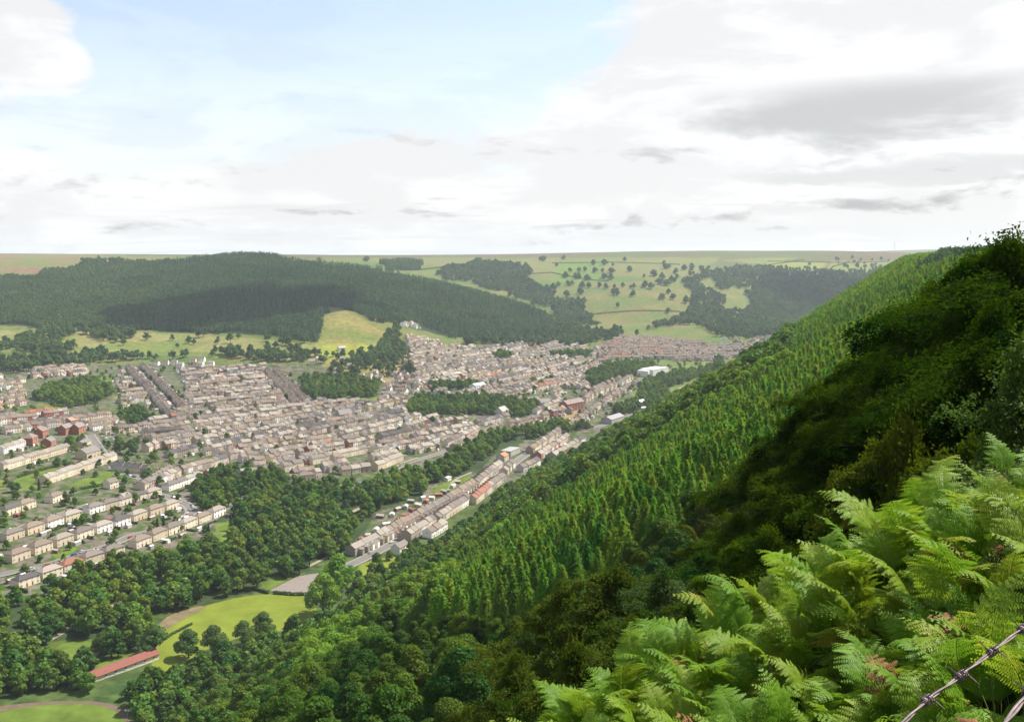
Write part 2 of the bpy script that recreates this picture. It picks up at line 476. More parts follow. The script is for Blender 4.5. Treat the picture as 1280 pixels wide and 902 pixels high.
zone([(860, 400), (905, 402), (900, 412), (862, 408)], (.15, .2, .03), 2, 1900)
for pl, c in (([(960, 325), (1035, 328), (1020, 345), (960, 335)], (.13, .15, .035)), ([(1040, 326), (1110, 326), (1075, 347), (1030, 345)], (.12, .135, .035)),
              ([(1112, 326), (1160, 322), (1095, 350), (1080, 346)], (.095, .155, .025)), ([(900, 325), (960, 322), (1000, 322), (950, 330)], (.10, .125, .03))):
    zone(pl, c, 0, 2300)
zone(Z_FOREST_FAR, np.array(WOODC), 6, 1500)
zone([(0, 412), (110, 414), (240, 417), (330, 424), (400, 432), (400, 450), (300, 448), (150, 442), (0, 440)], mixc((.10, .125, .03), (.15, .145, .05), sstep(.4, .6, n_a)), 0, 1200)
zone([(405, 388), (430, 388), (500, 425), (520, 455), (510, 470), (420, 465), (385, 450), (400, 420)], mixc((.10, .12, .026), (.15, .135, .04), sstep(.35, .6, n_a)), 6, 1200)
zone([(395, 430), (470, 430), (450, 445), (400, 448)], (.16, .18, .028), 6, 1200)
zone([(475, 445), (525, 440), (522, 480), (480, 478)], (.16, .13, .06), 6, 1200)
# woods and park in the valley
Z_RIVER = [(-60, 752), (20, 748), (70, 742), (110, 720), (140, 708), (215, 706), (232, 690), (285, 688), (300, 662), (262, 650), (238, 618), (275, 590), (340, 592), (360, 610), (450, 612), (505, 598),
           (540, 590), (575, 565), (620, 545), (665, 542), (640, 562), (615, 570), (600, 590), (560, 598), (535, 606), (520, 625), (470, 640), (455, 668), (440, 690), (392, 706), (385, 718), (330, 728),
           (315, 742), (190, 768), (188, 800), (180, 820), (100, 850), (60, 862), (-60, 885)]
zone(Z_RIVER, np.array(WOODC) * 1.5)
zone([(60, 800), (120, 798), (150, 812), (188, 812), (195, 832), (110, 845), (55, 840)], np.array(LAWN) * .6)

zone([(440, 722), (452, 702), (498, 695), (492, 712), (468, 724)], np.array(LAWN) * 1.0)
zone([(325, 728), (345, 718), (385, 716), (350, 724), (333, 738)], np.array(LAWN) * .8)
zone([(538, 612), (560, 600), (592, 594), (580, 604), (545, 622)], np.array(LAWN) * .7)
for pl in ([(10, 610), (25, 592), (70, 583), (82, 592), (78, 600), (40, 612)], [(82, 606), (150, 584), (165, 590), (155, 598), (115, 612)],
           [(25, 513), (60, 504), (82, 503), (78, 512)], [(108, 470), (158, 470), (158, 478), (112, 480)], [(140, 495), (165, 484), (170, 497), (150, 502)],
           [(395, 490), (470, 488), (470, 500), (390, 498)], [(0, 600), (10, 598), (12, 606), (0, 612)], [(64, 690), (100, 682), (92, 690), (70, 700)],
           [(268, 655), (300, 648), (305, 690), (280, 690)], [(505, 510), (545, 512), (550, 520), (505, 520)]):
    zone(pl, np.array(LAWN) * .95)
zone([(840, 470), (885, 472), (880, 482), (835, 488)], (.10, .16, .04), 0, 900)
zone([(838, 480), (880, 478), (878, 484), (840, 486)], (.25, .17, .10), 0, 900)
zone([(780, 452), (905, 448), (905, 470), (790, 500)], mixc((.05, .09, .02), (.12, .13, .04), n_b), 0, 900)
zone([(702, 515), (722, 512), (728, 528), (708, 530)], (.18, .14, .06), 0, 700)
me = mesh_np('ground', np.stack([GX, GY, GZ], -1).reshape(-1, 3), q, smooth=True)
at = me.attributes.new('tint', 'FLOAT_COLOR', 'POINT')
at.data.foreach_set('color', np.concatenate([col, np.ones(RR.shape + (1,))], -1).astype(np.float32).ravel())


def ground_mat():
    m, t, N, L = nt('ground_cover')
    out = N.new('ShaderNodeOutputMaterial'); b = N.new('ShaderNodeBsdfPrincipled'); b.inputs['Roughness'].default_value = .95; b.inputs['Specular IOR Level'].default_value = .1
    L.new(b.outputs[0], out.inputs[0])
    at = N.new('ShaderNodeAttribute'); at.attribute_name = 'tint'
    geo = N.new('ShaderNodeNewGeometry')
    a = nd(N, 'ShaderNodeTexNoise', i_Scale=.12, i_Detail=8.0, i_Roughness=.7); L.new(geo.outputs['Position'], a.inputs['Vector'])
    c = nd(N, 'ShaderNodeTexNoise', i_Scale=.015, i_Detail=4.0); L.new(geo.outputs['Position'], c.inputs['Vector'])
    r1 = nd(N, 'ShaderNodeMapRange'); r1.inputs['From Min'].default_value = .3; r1.inputs['From Max'].default_value = .7; r1.inputs['To Min'].default_value = .55; r1.inputs['To Max'].default_value = 1.5; L.new(a.outputs[0], r1.inputs[0])
    hs = N.new('ShaderNodeHueSaturation'); L.new(at.outputs['Color'], hs.inputs['Color']); L.new(r1.outputs[0], hs.inputs['Value'])
    r2 = nd(N, 'ShaderNodeMapRange'); r2.inputs['From Min'].default_value = .3; r2.inputs['From Max'].default_value = .7; r2.inputs['To Min'].default_value = .475; r2.inputs['To Max'].default_value = .52; L.new(c.outputs[0], r2.inputs[0]); L.new(r2.outputs[0], hs.inputs['Hue'])
    L.new(hs.outputs[0], b.inputs['Base Color'])
    return m


me.materials.append(ground_mat())
tag(link(bpy.data.objects.new('ground', me)), kind='structure')
# ------------------------------------------------------------------ trees
BARK = plain('bark', (.07, .055, .04), .95, .35, 2.0)
BARKD = plain('bark_dark', (.035, .028, .022), .95, .35, 2.0)
LF_BROAD = foliage('leaves_broadleaf', (.032, .088, .013), (.125, .205, .020), .36, .024, .012, gloss=.06)
LF_LIGHT = foliage('leaves_light_green', (.120, .230, .018), (.170, .290, .024), .42, .012, .02, gloss=.06)
LF_COPPER = foliage('leaves_copper', (.055, .025, .018), (.070, .032, .020), .25, .01, .02, gloss=.06)
LF_LARCH = foliage('needles_larch', (.055, .155, .016), (.180, .300, .022), .48, .028, .018, gloss=.04)
LF_SPRUCE = foliage('needles_spruce', (.030, .076, .030), (.082, .146, .048), .22, .02, .009, gloss=.04)
LF_DARKBROAD = foliage('leaves_far_broadleaf', (.036, .085, .024), (.090, .150, .036), .3, .02, .008, gloss=.04)
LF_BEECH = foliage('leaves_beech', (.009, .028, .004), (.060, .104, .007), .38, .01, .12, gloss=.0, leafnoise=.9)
LF_OLIVE = foliage('leaves_olive', (.020, .052, .008), (.080, .100, .012), .34, .01, .20, gloss=.0, leafnoise=1.1)
LF_BIRCH = foliage('leaves_birch', (.024, .058, .010), (.070, .115, .020), .30, .01, .2, gloss=.05, leafnoise=1.5)
LF_BANK = foliage('leaves_bank', (.022, .064, .010), (.090, .155, .016), .36, .02, .05, gloss=.03)
LF_DARKCON = foliage('needles_dark', (.010, .026, .012), (.022, .042, .018), .12, .01, .02, gloss=.05)


def leafquads(P, Nn, s, flat=.0, asp=.7):
    n = len(P)
    Nn = Nn / (np.linalg.norm(Nn, axis=1, keepdims=True) + 1e-9)
    t = R.normal(size=(n, 3)); t -= Nn * (t * Nn).sum(1, keepdims=True); t /= np.linalg.norm(t, axis=1, keepdims=True) + 1e-9
    b = np.cross(Nn, t)
    s = np.asarray(s).reshape(-1, 1) * np.ones((n, 1))
    k = lambda: s * R.uniform(.35, .75, (n, 1))
    V = np.stack([P + t * k(), P + b * k() * asp, P - t * k(), P - b * k() * asp], 1)
    V = V + Nn[:, None] * (R.uniform(-.15, .15, (n, 4, 1)) * s[:, None])
    return V.reshape(-1, 3), np.arange(n * 4).reshape(n, 4)


def crown_broad(h, w, nl, nq, qs, base=.22, squash=.8, seed=None, flatn=0.0):
    """clumps of leaves on many uneven lobes; returns quads"""
    H0 = h * base; ch = h - H0
    L = []
    for i in range(nl):
        a = R.uniform(0, 2 * PI); u = R.uniform(0, 1)
        zz = R.uniform(.12, 1.0)
        prof = math.sin(PI * min(1, .18 + .82 * zz) ** .8) ** .6
        rad = w * .5 * prof * (u ** .5) * .78
        lr = w * R.uniform(.13, .24) * (1.15 - .35 * zz)
        L.append((rad * math.cos(a), rad * math.sin(a), H0 + ch * zz * .88, lr))
    L.append((0, 0, h - w * .16, w * .18))
    L = np.array(L)
    pk = R.choice(len(L), size=int(nq * 1.9), p=L[:, 3] ** 2 / (L[:, 3] ** 2).sum())
    d = R.normal(size=(len(pk), 3)); d[:, 2] = d[:, 2] * .9 + .25; d /= np.linalg.norm(d, axis=1, keepdims=True)
    r = L[pk, 3] * R.uniform(.72, 1.08, len(pk))
    P = L[pk, :3] + d * r[:, None] * np.array([1, 1, squash])
    inside = np.zeros(len(P), bool)
    for q in L:
        inside |= (((P - q[:3]) / np.array([1, 1, squash])) ** 2).sum(1) < (q[3] * .68) ** 2
    P, d = P[~inside][:nq], d[~inside][:nq]
    Nn = d * (1 - flatn) + np.array([0, 0, 1.0]) * (flatn + .15) + R.normal(size=d.shape) * .45
    return leafquads(P, Nn, qs * R.uniform(.6, 1.3, len(P)))


def crown_conifer(h, w, tiers, per, nseg, qs, base=.08, droop=.25, taper=1.0, up=.35):
    Ps = []; Ns = []; Ss = []
    for i in range(tiers):
        z = h * (base + (1 - base) * (i / tiers) ** .9)
        rr_ = w * .5 * ((1 - (z / h - base) / (1 - base)) ** taper) + .03 * w
        rr_ *= R.uniform(.8, 1.12)
        k = max(4, int(per * (rr_ / (w * .5)) ** .6))
        for j in range(k):
            a = 2 * PI * (j + R.uniform(-.4, .4)) / k + i * 1.3; rl = rr_ * R.uniform(.65, 1.15)
            s = np.linspace(.25, 1, nseg)
            rad = rl * s
            zz = z - droop * rl * s ** 1.5 + R.uniform(-.02, .02) * h
            Ps.append(np.stack([rad * math.cos(a), rad * math.sin(a), zz], 1) + R.normal(size=(nseg, 3)) * qs * .25)
            nn = np.stack([np.full(nseg, math.cos(a) * up), np.full(nseg, math.sin(a) * up), np.ones(nseg)], 1)
            Ns.append(nn + R.normal(size=nn.shape) * .35); Ss.append(qs * (1.15 - .4 * s))
    Ps.append(np.array([[0, 0, h * .985], [0, 0, h * .96]])); Ns.append(np.array([[1, .2, .3], [.1, 1, .3]])); Ss.append(np.array([qs * .7] * 2))
    P = np.concatenate(Ps); return leafquads(P, np.concatenate(Ns), np.concatenate(Ss) * R.uniform(.75, 1.25, len(P)), asp=.6)


def trunk_mb(h, r, limbs=0, spread=0.0, top=.8, n=5):
    b = MB()
    b.tube([(0, 0, -.06 * h), (0, 0, h * .25), (r * .6, r * .3, h * .55), (0, 0, h * top)], [r * 1.25, r, r * .65, r * .15], n)
    for i in range(limbs):
        a = 2 * PI * i / limbs + R.uniform(-.4, .4); z0 = h * R.uniform(.25, .6); L = spread * R.uniform(.6, 1)
        b.tube([(0, 0, z0), (L * .5 * math.cos(a), L * .5 * math.sin(a), z0 + L * .35), (L * math.cos(a), L * math.sin(a), z0 + L * .7)], [r * .5, r * .3, r * .08], 4)
    return b


def proto_pair(name, quads, lf, tr, bark):
    V, Q = quads
    return tr.mesh(name + '_trunk_mesh', bark), mesh_np(name + '_crown_mesh', V, Q, lf)


def proto_single(name, quads, lf, tr, bark):
    """one mesh with both materials, for the woods that are one mass"""
    V, Q = quads
    tv = np.array(tr.v); n = len(tv)
    f4 = np.array([f for f in tr.f if len(f) == 4]).reshape(-1, 4)
    me = mesh_np(name, np.concatenate([tv, V]), [np.concatenate([f4, Q + n])], mats=[bark, lf], midx=np.concatenate([np.zeros(len(f4)), np.ones(len(Q))]))
    return bpy.data.objects.new(name, me)


PROTO_CACHE = {}


def mk(kind):
    """prototype makers: height 1 unit = metre"""
    if kind == 'broad': return crown_broad(12, 10.5, 34, 4200, .62), trunk_mb(12, .32, 3, 3.5)
    if kind == 'broadfar': return crown_broad(10, 9, 18, 700, 1.25), trunk_mb(10, .3)
    if kind == 'tall': return crown_broad(15, 8, 34, 4000, .6, .15), trunk_mb(15, .32, 3, 3)
    if kind == 'near': return crown_broad(11, 9, 46, 11000, .36, .10), trunk_mb(11, .25, 6, 3.5)
    if kind == 'nearf': return crown_broad(11, 7, 60, 9000, .36, .05, .6, flatn=.3), trunk_mb(11, .2, 6, 2.5)
    if kind == 'larch': return crown_conifer(18, 10.5, 24, 14, 5, 1.05, .06, .30, .8, .5), trunk_mb(18, .2, top=.93)
    if kind == 'larchnear': return crown_conifer(18, 10.5, 40, 18, 11, .58, .08, .30, .8, .5), trunk_mb(18, .2, top=.95)
    if kind == 'larchfar': return crown_conifer(17, 10.0, 13, 9, 4, 1.6, .06, .30, .8, .55), trunk_mb(17, .2, top=.9)
    if kind == 'spruce': return crown_conifer(15, 6.4, 9, 6, 2, 2.3, .04, .28, 1.0, .4), trunk_mb(15, .2, top=.9)
    if kind == 'cypress': return crown_conifer(11, 4.6, 30, 12, 3, .8, .02, .0, .55, .9), trunk_mb(11, .2, top=.8)


def pairs(key, kind, lf, n, bark=None):
    if key not in PROTO_CACHE:
        PROTO_CACHE[key] = [proto_pair(key, *(lambda a: (a[0], lf, a[1], bark or BARK))(mk(kind))) for _ in range(n)]
    return PROTO_CACHE[key]


TREES = []      # every individual tree: (x, y, z) kept for later use


def tree_obj(name, x, y, z, scale, pair, label, cat, group=None, rz=None, sxy=1.0):
    r = empty(name, (x, y, z), R.uniform(0, 2 * PI) if rz is None else rz)
    r.scale = (scale * sxy, scale * sxy, scale)
    t = bpy.data.objects.new('trunk', pair[0]); link(t, r)
    c = bpy.data.objects.new('crown', pair[1]); link(c, r)
    tag(r, label, cat, group)
    return r


def wood(name, pts, scales, protos, label, cat, lean=.03):
    """a mass of trees nobody would count: one object, its trees instanced by geometry nodes"""
    pts = np.asarray(pts)
    if not len(pts): return
    cl = bpy.data.collections.new(name + '_kinds')
    for p in protos: cl.objects.link(p)
    me = bpy.data.meshes.new(name); me.vertices.add(len(pts)); me.vertices.foreach_set('co', pts.astype(np.float32).ravel())
    n = len(pts)
    a = me.attributes.new('scl', 'FLOAT_VECTOR', 'POINT'); s = np.asarray(scales)
    a.data.foreach_set('vector', np.stack([s * R.uniform(.85, 1.15, n), s * R.uniform(.85, 1.15, n), s * R.uniform(.9, 1.1, n)], 1).astype(np.float32).ravel())
    a = me.attributes.new('rot', 'FLOAT_VECTOR', 'POINT'); a.data.foreach_set('vector', np.stack([R.normal(0, lean, n), R.normal(0, lean, n), R.uniform(0, 6.28, n)], 1).astype(np.float32).ravel())
    a = me.attributes.new('pid', 'INT', 'POINT'); a.data.foreach_set('value', R.integers(0, len(protos), n).astype(np.int32))
    o = link(bpy.data.objects.new(name, me))
    g = bpy.data.node_groups.new(name + '_nodes', 'GeometryNodeTree')
    g.interface.new_socket('Geometry', in_out='INPUT', socket_type='NodeSocketGeometry'); g.interface.new_socket('Geometry', in_out='OUTPUT', socket_type='NodeSocketGeometry')
    N = g.nodes; L = g.links
    gi = N.new('NodeGroupInput'); go = N.new('NodeGroupOutput'); ip = N.new('GeometryNodeInstanceOnPoints'); ci = N.new('GeometryNodeCollectionInfo')
    ci.inputs['Collection'].default_value = cl; ci.inputs['Separate Children'].default_value = True; ci.inputs['Reset Children'].default_value = True
    ip.inputs['Pick Instance'].default_value = True
    def na(nm, dt):
        q = N.new('GeometryNodeInputNamedAttribute'); q.data_type = dt; q.inputs['Name'].default_value = nm; return q.outputs[0]
    er = N.new('FunctionNodeEulerToRotation'); L.new(na('rot', 'FLOAT_VECTOR'), er.inputs[0])
    L.new(gi.outputs[0], ip.inputs['Points']); L.new(ci.outputs[0], ip.inputs['Instance']); L.new(na('pid', 'INT'), ip.inputs['Instance Index'])
    L.new(er.outputs[0], ip.inputs['Rotation']); L.new(na('scl', 'FLOAT_VECTOR'), ip.inputs['Scale']); L.new(ip.outputs[0], go.inputs[0])
    md = o.modifiers.new('trees', 'NODES'); md.node_group = g
    tag(o, label, cat, kind='stuff')
    return o


def scatter(poly, spacing, rmin=350, rmax=9e9, jit=.42, holes=(), dens=None, bbox=None):
    """points on a jittered grid over the ground that the photo shows inside poly"""
    if bbox is None:
        px = np.array([p[0] for p in poly]); py = np.array([p[1] for p in poly])
        x, y, z = ground(px, py, max(12, rmin * .9))
        k = (y < 6900)
        x0, x1, y0, y1 = x[k].min() - 60, x[k].max() + 60, y[k].min() - 60, y[k].max() + 200
    else: x0, x1, y0, y1 = bbox
    gx, gy = np.meshgrid(np.arange(x0, x1, spacing), np.arange(y0, y1, spacing))
    gx = gx + (np.arange(gx.shape[0])[:, None] % 2) * spacing * .5
    gx = gx.ravel() + R.uniform(-jit, jit, gx.size) * spacing; gy = gy.ravel() + R.uniform(-jit, jit, gy.size) * spacing
    r = np.hypot(gx, gy); k = (r > rmin) & (r < rmax) & (gy > 5)
    gx, gy = gx[k], gy[k]
    gz = H(gx, gy); px, py = to_px(gx, gy, gz)
    fr = sstep(1000, 1700, np.hypot(gx, gy)) * 16       # ragged wood edges
    k = inpoly(poly, px + (fbm(gx / 70 + 5, gy / 70, 3) - .5) * fr * 1.6, py + (fbm(gx / 60, gy / 60 + 31, 3) - .5) * fr * .9)
    for h in holes: k &= ~inpoly(h, px, py)
    gx, gy, gz, px, py = gx[k], gy[k], gz[k], px[k], py[k]
    if dens is not None:
        k = R.random(len(gx)) < dens(gx, gy, px, py)
        gx, gy, gz, px, py = gx[k], gy[k], gz[k], px[k], py[k]
    return np.stack([gx, gy, gz, px, py], 1)


# --- the conifer forest on the far hill and its neighbours: read as one mass
sp = [proto_single(f'spruce_kind_{i}', mk('spruce')[0], LF_SPRUCE, mk('spruce')[1], BARKD) for i in range(4)]
hole = [(478, 405), (490, 403), (500, 412), (482, 415)]
P = scatter(Z_FOREST_FAR, 7.0, 1450, 3050, dens=lambda x, y, px, py: np.clip(1.35 - .5 * (fbm(x / 50, y / 50, 3) > .62), 0, 1), bbox=(-1600, 250, 1500, 2650))
mixd = (P[:, 3] < 150 + 120 * fbm(P[:, 0] / 120, P[:, 1] / 120, 3)) | (fbm(P[:, 0] / 70 + 9, P[:, 1] / 70, 3) > .60)
Pmix = P[mixd]; P = P[~mixd]
bare = [[(295, 325), (345, 322), (340, 345), (300, 340)], [(240, 338), (262, 342), (262, 352), (245, 350)]]
wood('spruce_forest', P[:, :3], R.uniform(.72, 1.1, len(P)), sp, 'dark spruce forest covering the long hill behind the town', 'forest')
# mixed paler woods at the left end of the hill
bf = [proto_single(f'broadleaf_far_kind_{i}', mk('broadfar')[0], LF_DARKBROAD, mk('broadfar')[1], BARKD) for i in range(4)]
wood('mixed_hill_wood', Pmix[:, :3], R.uniform(.7, 1.25, len(Pmix)), bf, 'lighter mixed wood patches on the left end of the long hill', 'woodland')
P = []
for pl, spc, r0, r1, de in (
        ([(560, 337), (600, 330), (660, 335), (662, 352), (700, 372), (725, 380), (740, 400), (715, 412), (690, 385), (640, 368), (590, 352), (540, 345)], 11, 2250, 3300, .95),
        ([(860, 340), (905, 372), (900, 395), (940, 385), (990, 410), (960, 425), (900, 425), (870, 405), (815, 412), (800, 420), (820, 405), (845, 398), (860, 385)], 12, 1900, 3300, .75),
        ([(875, 342), (960, 335), (1060, 343), (1110, 338), (1080, 365), (1000, 375), (940, 362), (900, 362)], 13, 2300, 4200, .75),
        ([(930, 365), (1080, 360), (1040, 400), (1000, 415), (960, 405)], 11, 2000, 3600, .9),
        ([(505, 415), (490, 425), (510, 438), (500, 452), (480, 452), (450, 455), (445, 445), (470, 440), (470, 430), (490, 412)], 9, 1300, 2300, .85),
        ([(570, 426), (640, 418), (700, 412), (740, 414), (745, 424), (650, 430), (580, 434)], 9, 1500, 2300, .85),
        ([(700, 425), (770, 412), (780, 425), (700, 432)], 10, 1500, 2300, .4),
        ([(0, 428), (60, 410), (110, 418), (60, 432), (100, 440), (60, 450), (30, 442), (0, 440)], 11, 1200, 2100, .75),
        ([(110, 420), (150, 414), (175, 418), (170, 426), (120, 428)], 11, 1200, 2100, .8),
        ([(0, 452), (100, 442), (190, 446), (320, 440), (400, 444), (395, 452), (330, 456), (260, 446), (150, 450), (95, 456), (45, 462), (0, 470)], 10, 1100, 2100, .62),
        ([(400, 440), (470, 452), (520, 462), (515, 472), (430, 470), (390, 462)], 13, 1100, 2100, .35),
        ([(250, 418), (400, 428), (400, 440), (100, 432)], 13, 1200, 2100, .12),
        ([(1040, 326), (1160, 330), (1100, 352), (1070, 352)], 20, 2500, 4300, .12)):
    q_ = scatter(pl, spc, r0, r1)
    P.append(q_[R.random(len(q_)) < de])
P = np.concatenate(P)
wood('hillside_woodland', P[:, :3], R.uniform(.9, 1.75, len(P)), bf, 'blue green broadleaf woods on the far hillsides around the town', 'woodland')

# --- single trees and small clumps standing in the far pasture
HC = [(677, 326, 5), (704, 324, 2), (694, 333, 2), (712, 339, 2), (725, 340, 2), (731, 340, 1), (742, 331, 3), (757, 331, 3), (766, 333, 1), (742, 340, 3), (753, 341, 1), (764, 341, 3), (786, 339, 3), (707, 347, 4),
      (722, 348, 4), (735, 350, 3), (712, 357, 3), (728, 359, 3), (738, 360, 2), (756, 348, 4), (766, 349, 3), (693, 362, 2), (697, 358, 2), (725, 368, 4), (709, 371, 2), (749, 360, 1), (756, 361, 2), (769, 369, 3), (768, 361, 1),
      (778, 359, 2), (791, 371, 2), (790, 361, 2), (805, 359, 3), (812, 361, 2), (818, 345, 4), (829, 348, 5), (842, 352, 4), (825, 355, 3), (834, 357, 3), (846, 349, 2), (828, 374, 3), (836, 367, 2), (842, 374, 2), (859, 379, 2), (836, 391, 2),
      (722, 382, 1), (772, 384, 1), (834, 336, 4), (845, 342, 2), (855, 337, 3), (865, 336, 3), (877, 337, 2), (885, 337, 2), (805, 347, 1), (910, 341, 2), (930, 348, 2), (920, 355, 3), (867, 343, 1),
      (867, 398, 3), (875, 396, 3), (900, 393, 3), (910, 395, 2), (780, 326, 2), (830, 332, 1), (457, 328, 2), (1012, 332, 1), (972, 338, 2), (985, 341, 2), (1028, 342, 2), (796, 419, 1), (777, 419, 1)]
hp = pairs('hillside', 'broadfar', LF_DARKBROAD, 4, BARKD)
spc = {'label': 'dark rounded tree in the scattered clumps on the far pasture hillside'}
lone = {(836, 391): 'lone dark tree low on the open far pasture, apart from the clumps', (457, 328): 'small tree clump alone on the moor skyline left of the square plantation',
        (1012, 332): 'single tree standing in the pale field below the moor ridge', (859, 379): 'round tree at the right edge of the open far pasture', (772, 384): 'small thin tree alone in the middle of the tan pasture',
        (722, 382): 'small thin tree on the tan pasture beside the heather bank'}
for cx_, cy_, n in HC:
    for i in range(n + (n > 2)):
        for tr_ in range(4):
            x, y, z = ground([cx_ + R.uniform(-1.5, 1.5) * (n > 1) * n ** .6], [cy_ + R.uniform(-.7, .7) * (n > 1)], 1800)
            if y[0] < 6000 and H(x, y)[0] < 215: break
        lb = lone.get((cx_, cy_), spc['label'])
        tree_obj('hillside_tree', x[0], y[0], z[0] - .3, R.uniform(1.1, 2.1), hp[i % 4], lb, 'tree', 'trees scattered over the far pasture')
# square conifer plantation on the far pasture
P = scatter([(478, 328), (522, 329), (524, 335), (484, 338)], 7, 2400, 4400)
wood('spruce_block', P[:, :3], R.uniform(.9, 1.1, len(P)), sp, 'small square conifer plantation on the far pasture below the skyline', 'plantation')
P = scatter([(272, 323), (300, 320), (330, 321), (352, 325), (320, 327), (275, 325)], 9, 2200, 3300, jit=.6)
wood('hilltop_spruce_stand', P[:, :3], R.uniform(.45, 1.0, len(P)), sp, 'dark conifers on the skyline at the top of the hill', 'trees')
P = scatter([(714, 400), (745, 399), (750, 406), (728, 408)], 6, 1900, 2600)
wood('heather_thicket', P[:, :3], R.uniform(.3, .5, len(P)), bf, 'grey purple thicket on the pasture right of the spruce spur', 'scrub')

# --- valley woods: nearest trees each by itself, the rest one mass
Z_TOWNWOODS = [[(38, 500), (70, 482), (112, 478), (146, 490), (124, 503), (88, 510)], [(148, 533), (155, 515), (180, 512), (190, 525), (172, 535)], [(375, 494), (380, 474), (440, 474), (476, 482), (472, 497), (400, 502)],
               [(505, 520), (520, 500), (600, 497), (668, 508), (664, 525), (610, 520), (560, 518)], [(732, 472), (760, 455), (800, 452), (828, 458), (800, 470), (770, 474), (735, 488)],
               [(796, 500), (800, 478), (870, 465), (905, 450), (900, 462), (830, 486), (838, 500), (830, 512), (808, 512)], [(695, 448), (710, 438), (745, 440), (735, 450)], [(612, 447), (625, 440), (642, 448), (630, 454)],
               [(536, 484), (600, 480), (602, 486), (540, 490)], [(665, 478), (690, 474), (686, 484), (668, 486)], [(660, 540), (700, 528), (740, 535), (700, 545), (660, 552)], [(770, 510), (800, 500), (800, 515), (768, 520)]]
Z_FIELD = [(184, 846), (194, 800), (235, 768), (300, 746), (345, 738), (404, 736), (402, 790), (345, 806), (292, 816), (245, 836), (212, 856)]
Z_COURT = [(330, 745), (345, 728), (400, 712), (400, 745)]
Z_LAWN2 = [(440, 722), (452, 702), (498, 695), (492, 712), (468, 724)]
Z_LOWLAWN = [[(55, 842), (62, 808), (120, 798), (122, 825), (100, 842)], [(108, 850), (118, 826), (185, 812), (200, 830), (150, 850)]]
Z_STREET = [(430, 700), (450, 660), (480, 635), (560, 605), (625, 560), (690, 530), (760, 520), (745, 542), (655, 584), (594, 631), (514, 682), (445, 708)]
Z_TRACKWAY = [(110, 772), (185, 742), (290, 700), (292, 706), (190, 749), (115, 778)]
Z_PATH2 = [(262, 652), (300, 622), (318, 618), (316, 628), (285, 645), (300, 655), (330, 648), (330, 655), (290, 668)]
holes = [Z_FIELD, [(106, 850), (118, 828), (192, 808), (206, 822), (206, 860), (160, 872), (118, 886)], [(388, 706), (432, 690), (452, 712), (448, 735), (424, 790), (385, 792)], Z_COURT, Z_LAWN2, Z_STREET, Z_TRACKWAY, Z_PATH2, [(538, 615), (560, 600), (592, 594), (580, 604), (545, 622)], [(-20, 910), (-20, 885), (60, 872), (150, 870), (172, 910)]] + Z_LOWLAWN
WD = []
P = scatter(Z_RIVER, 8.2, 380, 1600, holes=holes, dens=lambda x, y, px, py: np.clip(1.25 - .8 * (fbm(x / 30, y / 30, 2) > .66), 0, 1)); WD.append(np.c_[P, np.zeros(len(P))])
P = scatter([(60, 862), (110, 848), (190, 832), (240, 815), (300, 793), (345, 788), (395, 770), (395, 745), (400, 712), (430, 706), (445, 722), (500, 712), (500, 700), (545, 690), (600, 648), (640, 615), (700, 580), (760, 548), (820, 520), (900, 480),
             (960, 440), (990, 425), (990, 470), (900, 520), (800, 570), (700, 630), (620, 690), (560, 740), (540, 800), (560, 960), (170, 960), (165, 880), (60, 868)], 8.0, 230, 2200, holes=holes[:-1] + [[(-20, 990), (-20, 885), (60, 872), (150, 870), (172, 990)]])
WD.append(np.c_[P, np.ones(len(P))])
for zt in Z_TOWNWOODS:
    P = scatter(zt, 7.6, 500, 2600); WD.append(np.c_[P, np.full(len(P), 2)])
# garden and street trees dotted through the town
P = scatter([(-60, 480), (160, 460), (350, 470), (560, 440), (900, 440), (820, 500), (640, 560), (480, 610), (240, 700), (-60, 760)], 17, 560, 2100, holes=[Z_RIVER] + Z_TOWNWOODS, dens=lambda x, y, px, py: .30 + .26 * (px < 260) * (py > 540) + .10 * (py < 530))
WD.append(np.c_[P, np.full(len(P), 3)])
WD = np.concatenate(WD)
WD = WD[(WD[:, 3] > -90) & (WD[:, 3] < 1370)]
dist = np.hypot(WD[:, 0], WD[:, 1])
WD = WD[np.argsort(dist)]
# ------------------------------------------------------------------ town layout: rows traced along the streets, then block filling
HS = []     # dict per house
ORD = ['first', 'second', 'third', 'fourth', 'fifth', 'sixth', 'seventh', 'eighth', 'ninth', 'tenth', 'eleventh', 'twelfth', 'thirteenth', 'fourteenth', 'fifteenth', 'sixteenth', 'seventeenth', 'eighteenth', 'nineteenth',
       'twentieth', 'twenty-first', 'twenty-second', 'twenty-third', 'twenty-fourth', 'twenty-fifth', 'twenty-sixth', 'twenty-seventh', 'twenty-eighth', 'twenty-ninth', 'thirtieth']
WALLS = {'cream': (.62, .53, .40), 'white': (.74, .70, .66), 'buff': (.50, .41, .29), 'grey': (.42, .38, .36), 'pink': (.56, .43, .38), 'red brick': (.27, .105, .065), 'stone': (.26, .22, .175), 'yellow': (.60, .52, .36)}
ROOFS = {'g': (.118, .100, .086), 'd': (.062, .056, .058), 'b': (.145, .110, .085), 'r': (.20, .08, .05), 'l': (.205, .18, .152)}


def pick(mix):
    ks = list(mix); w = np.array([mix[k] for k in ks], float)
    return ks[R.choice(len(ks), p=w / w.sum())]


MIX1 = {'cream': 5, 'white': 3, 'buff': 2, 'pink': 1, 'yellow': .4}
MIX2 = {'cream': 3, 'white': 2.2, 'buff': 3, 'grey': 2, 'pink': 1, 'stone': 3, 'red brick': .6, 'yellow': .4}
RMIX = {'g': 5, 'd': 1.6, 'b': 4, 'l': 5, 'r': .2}


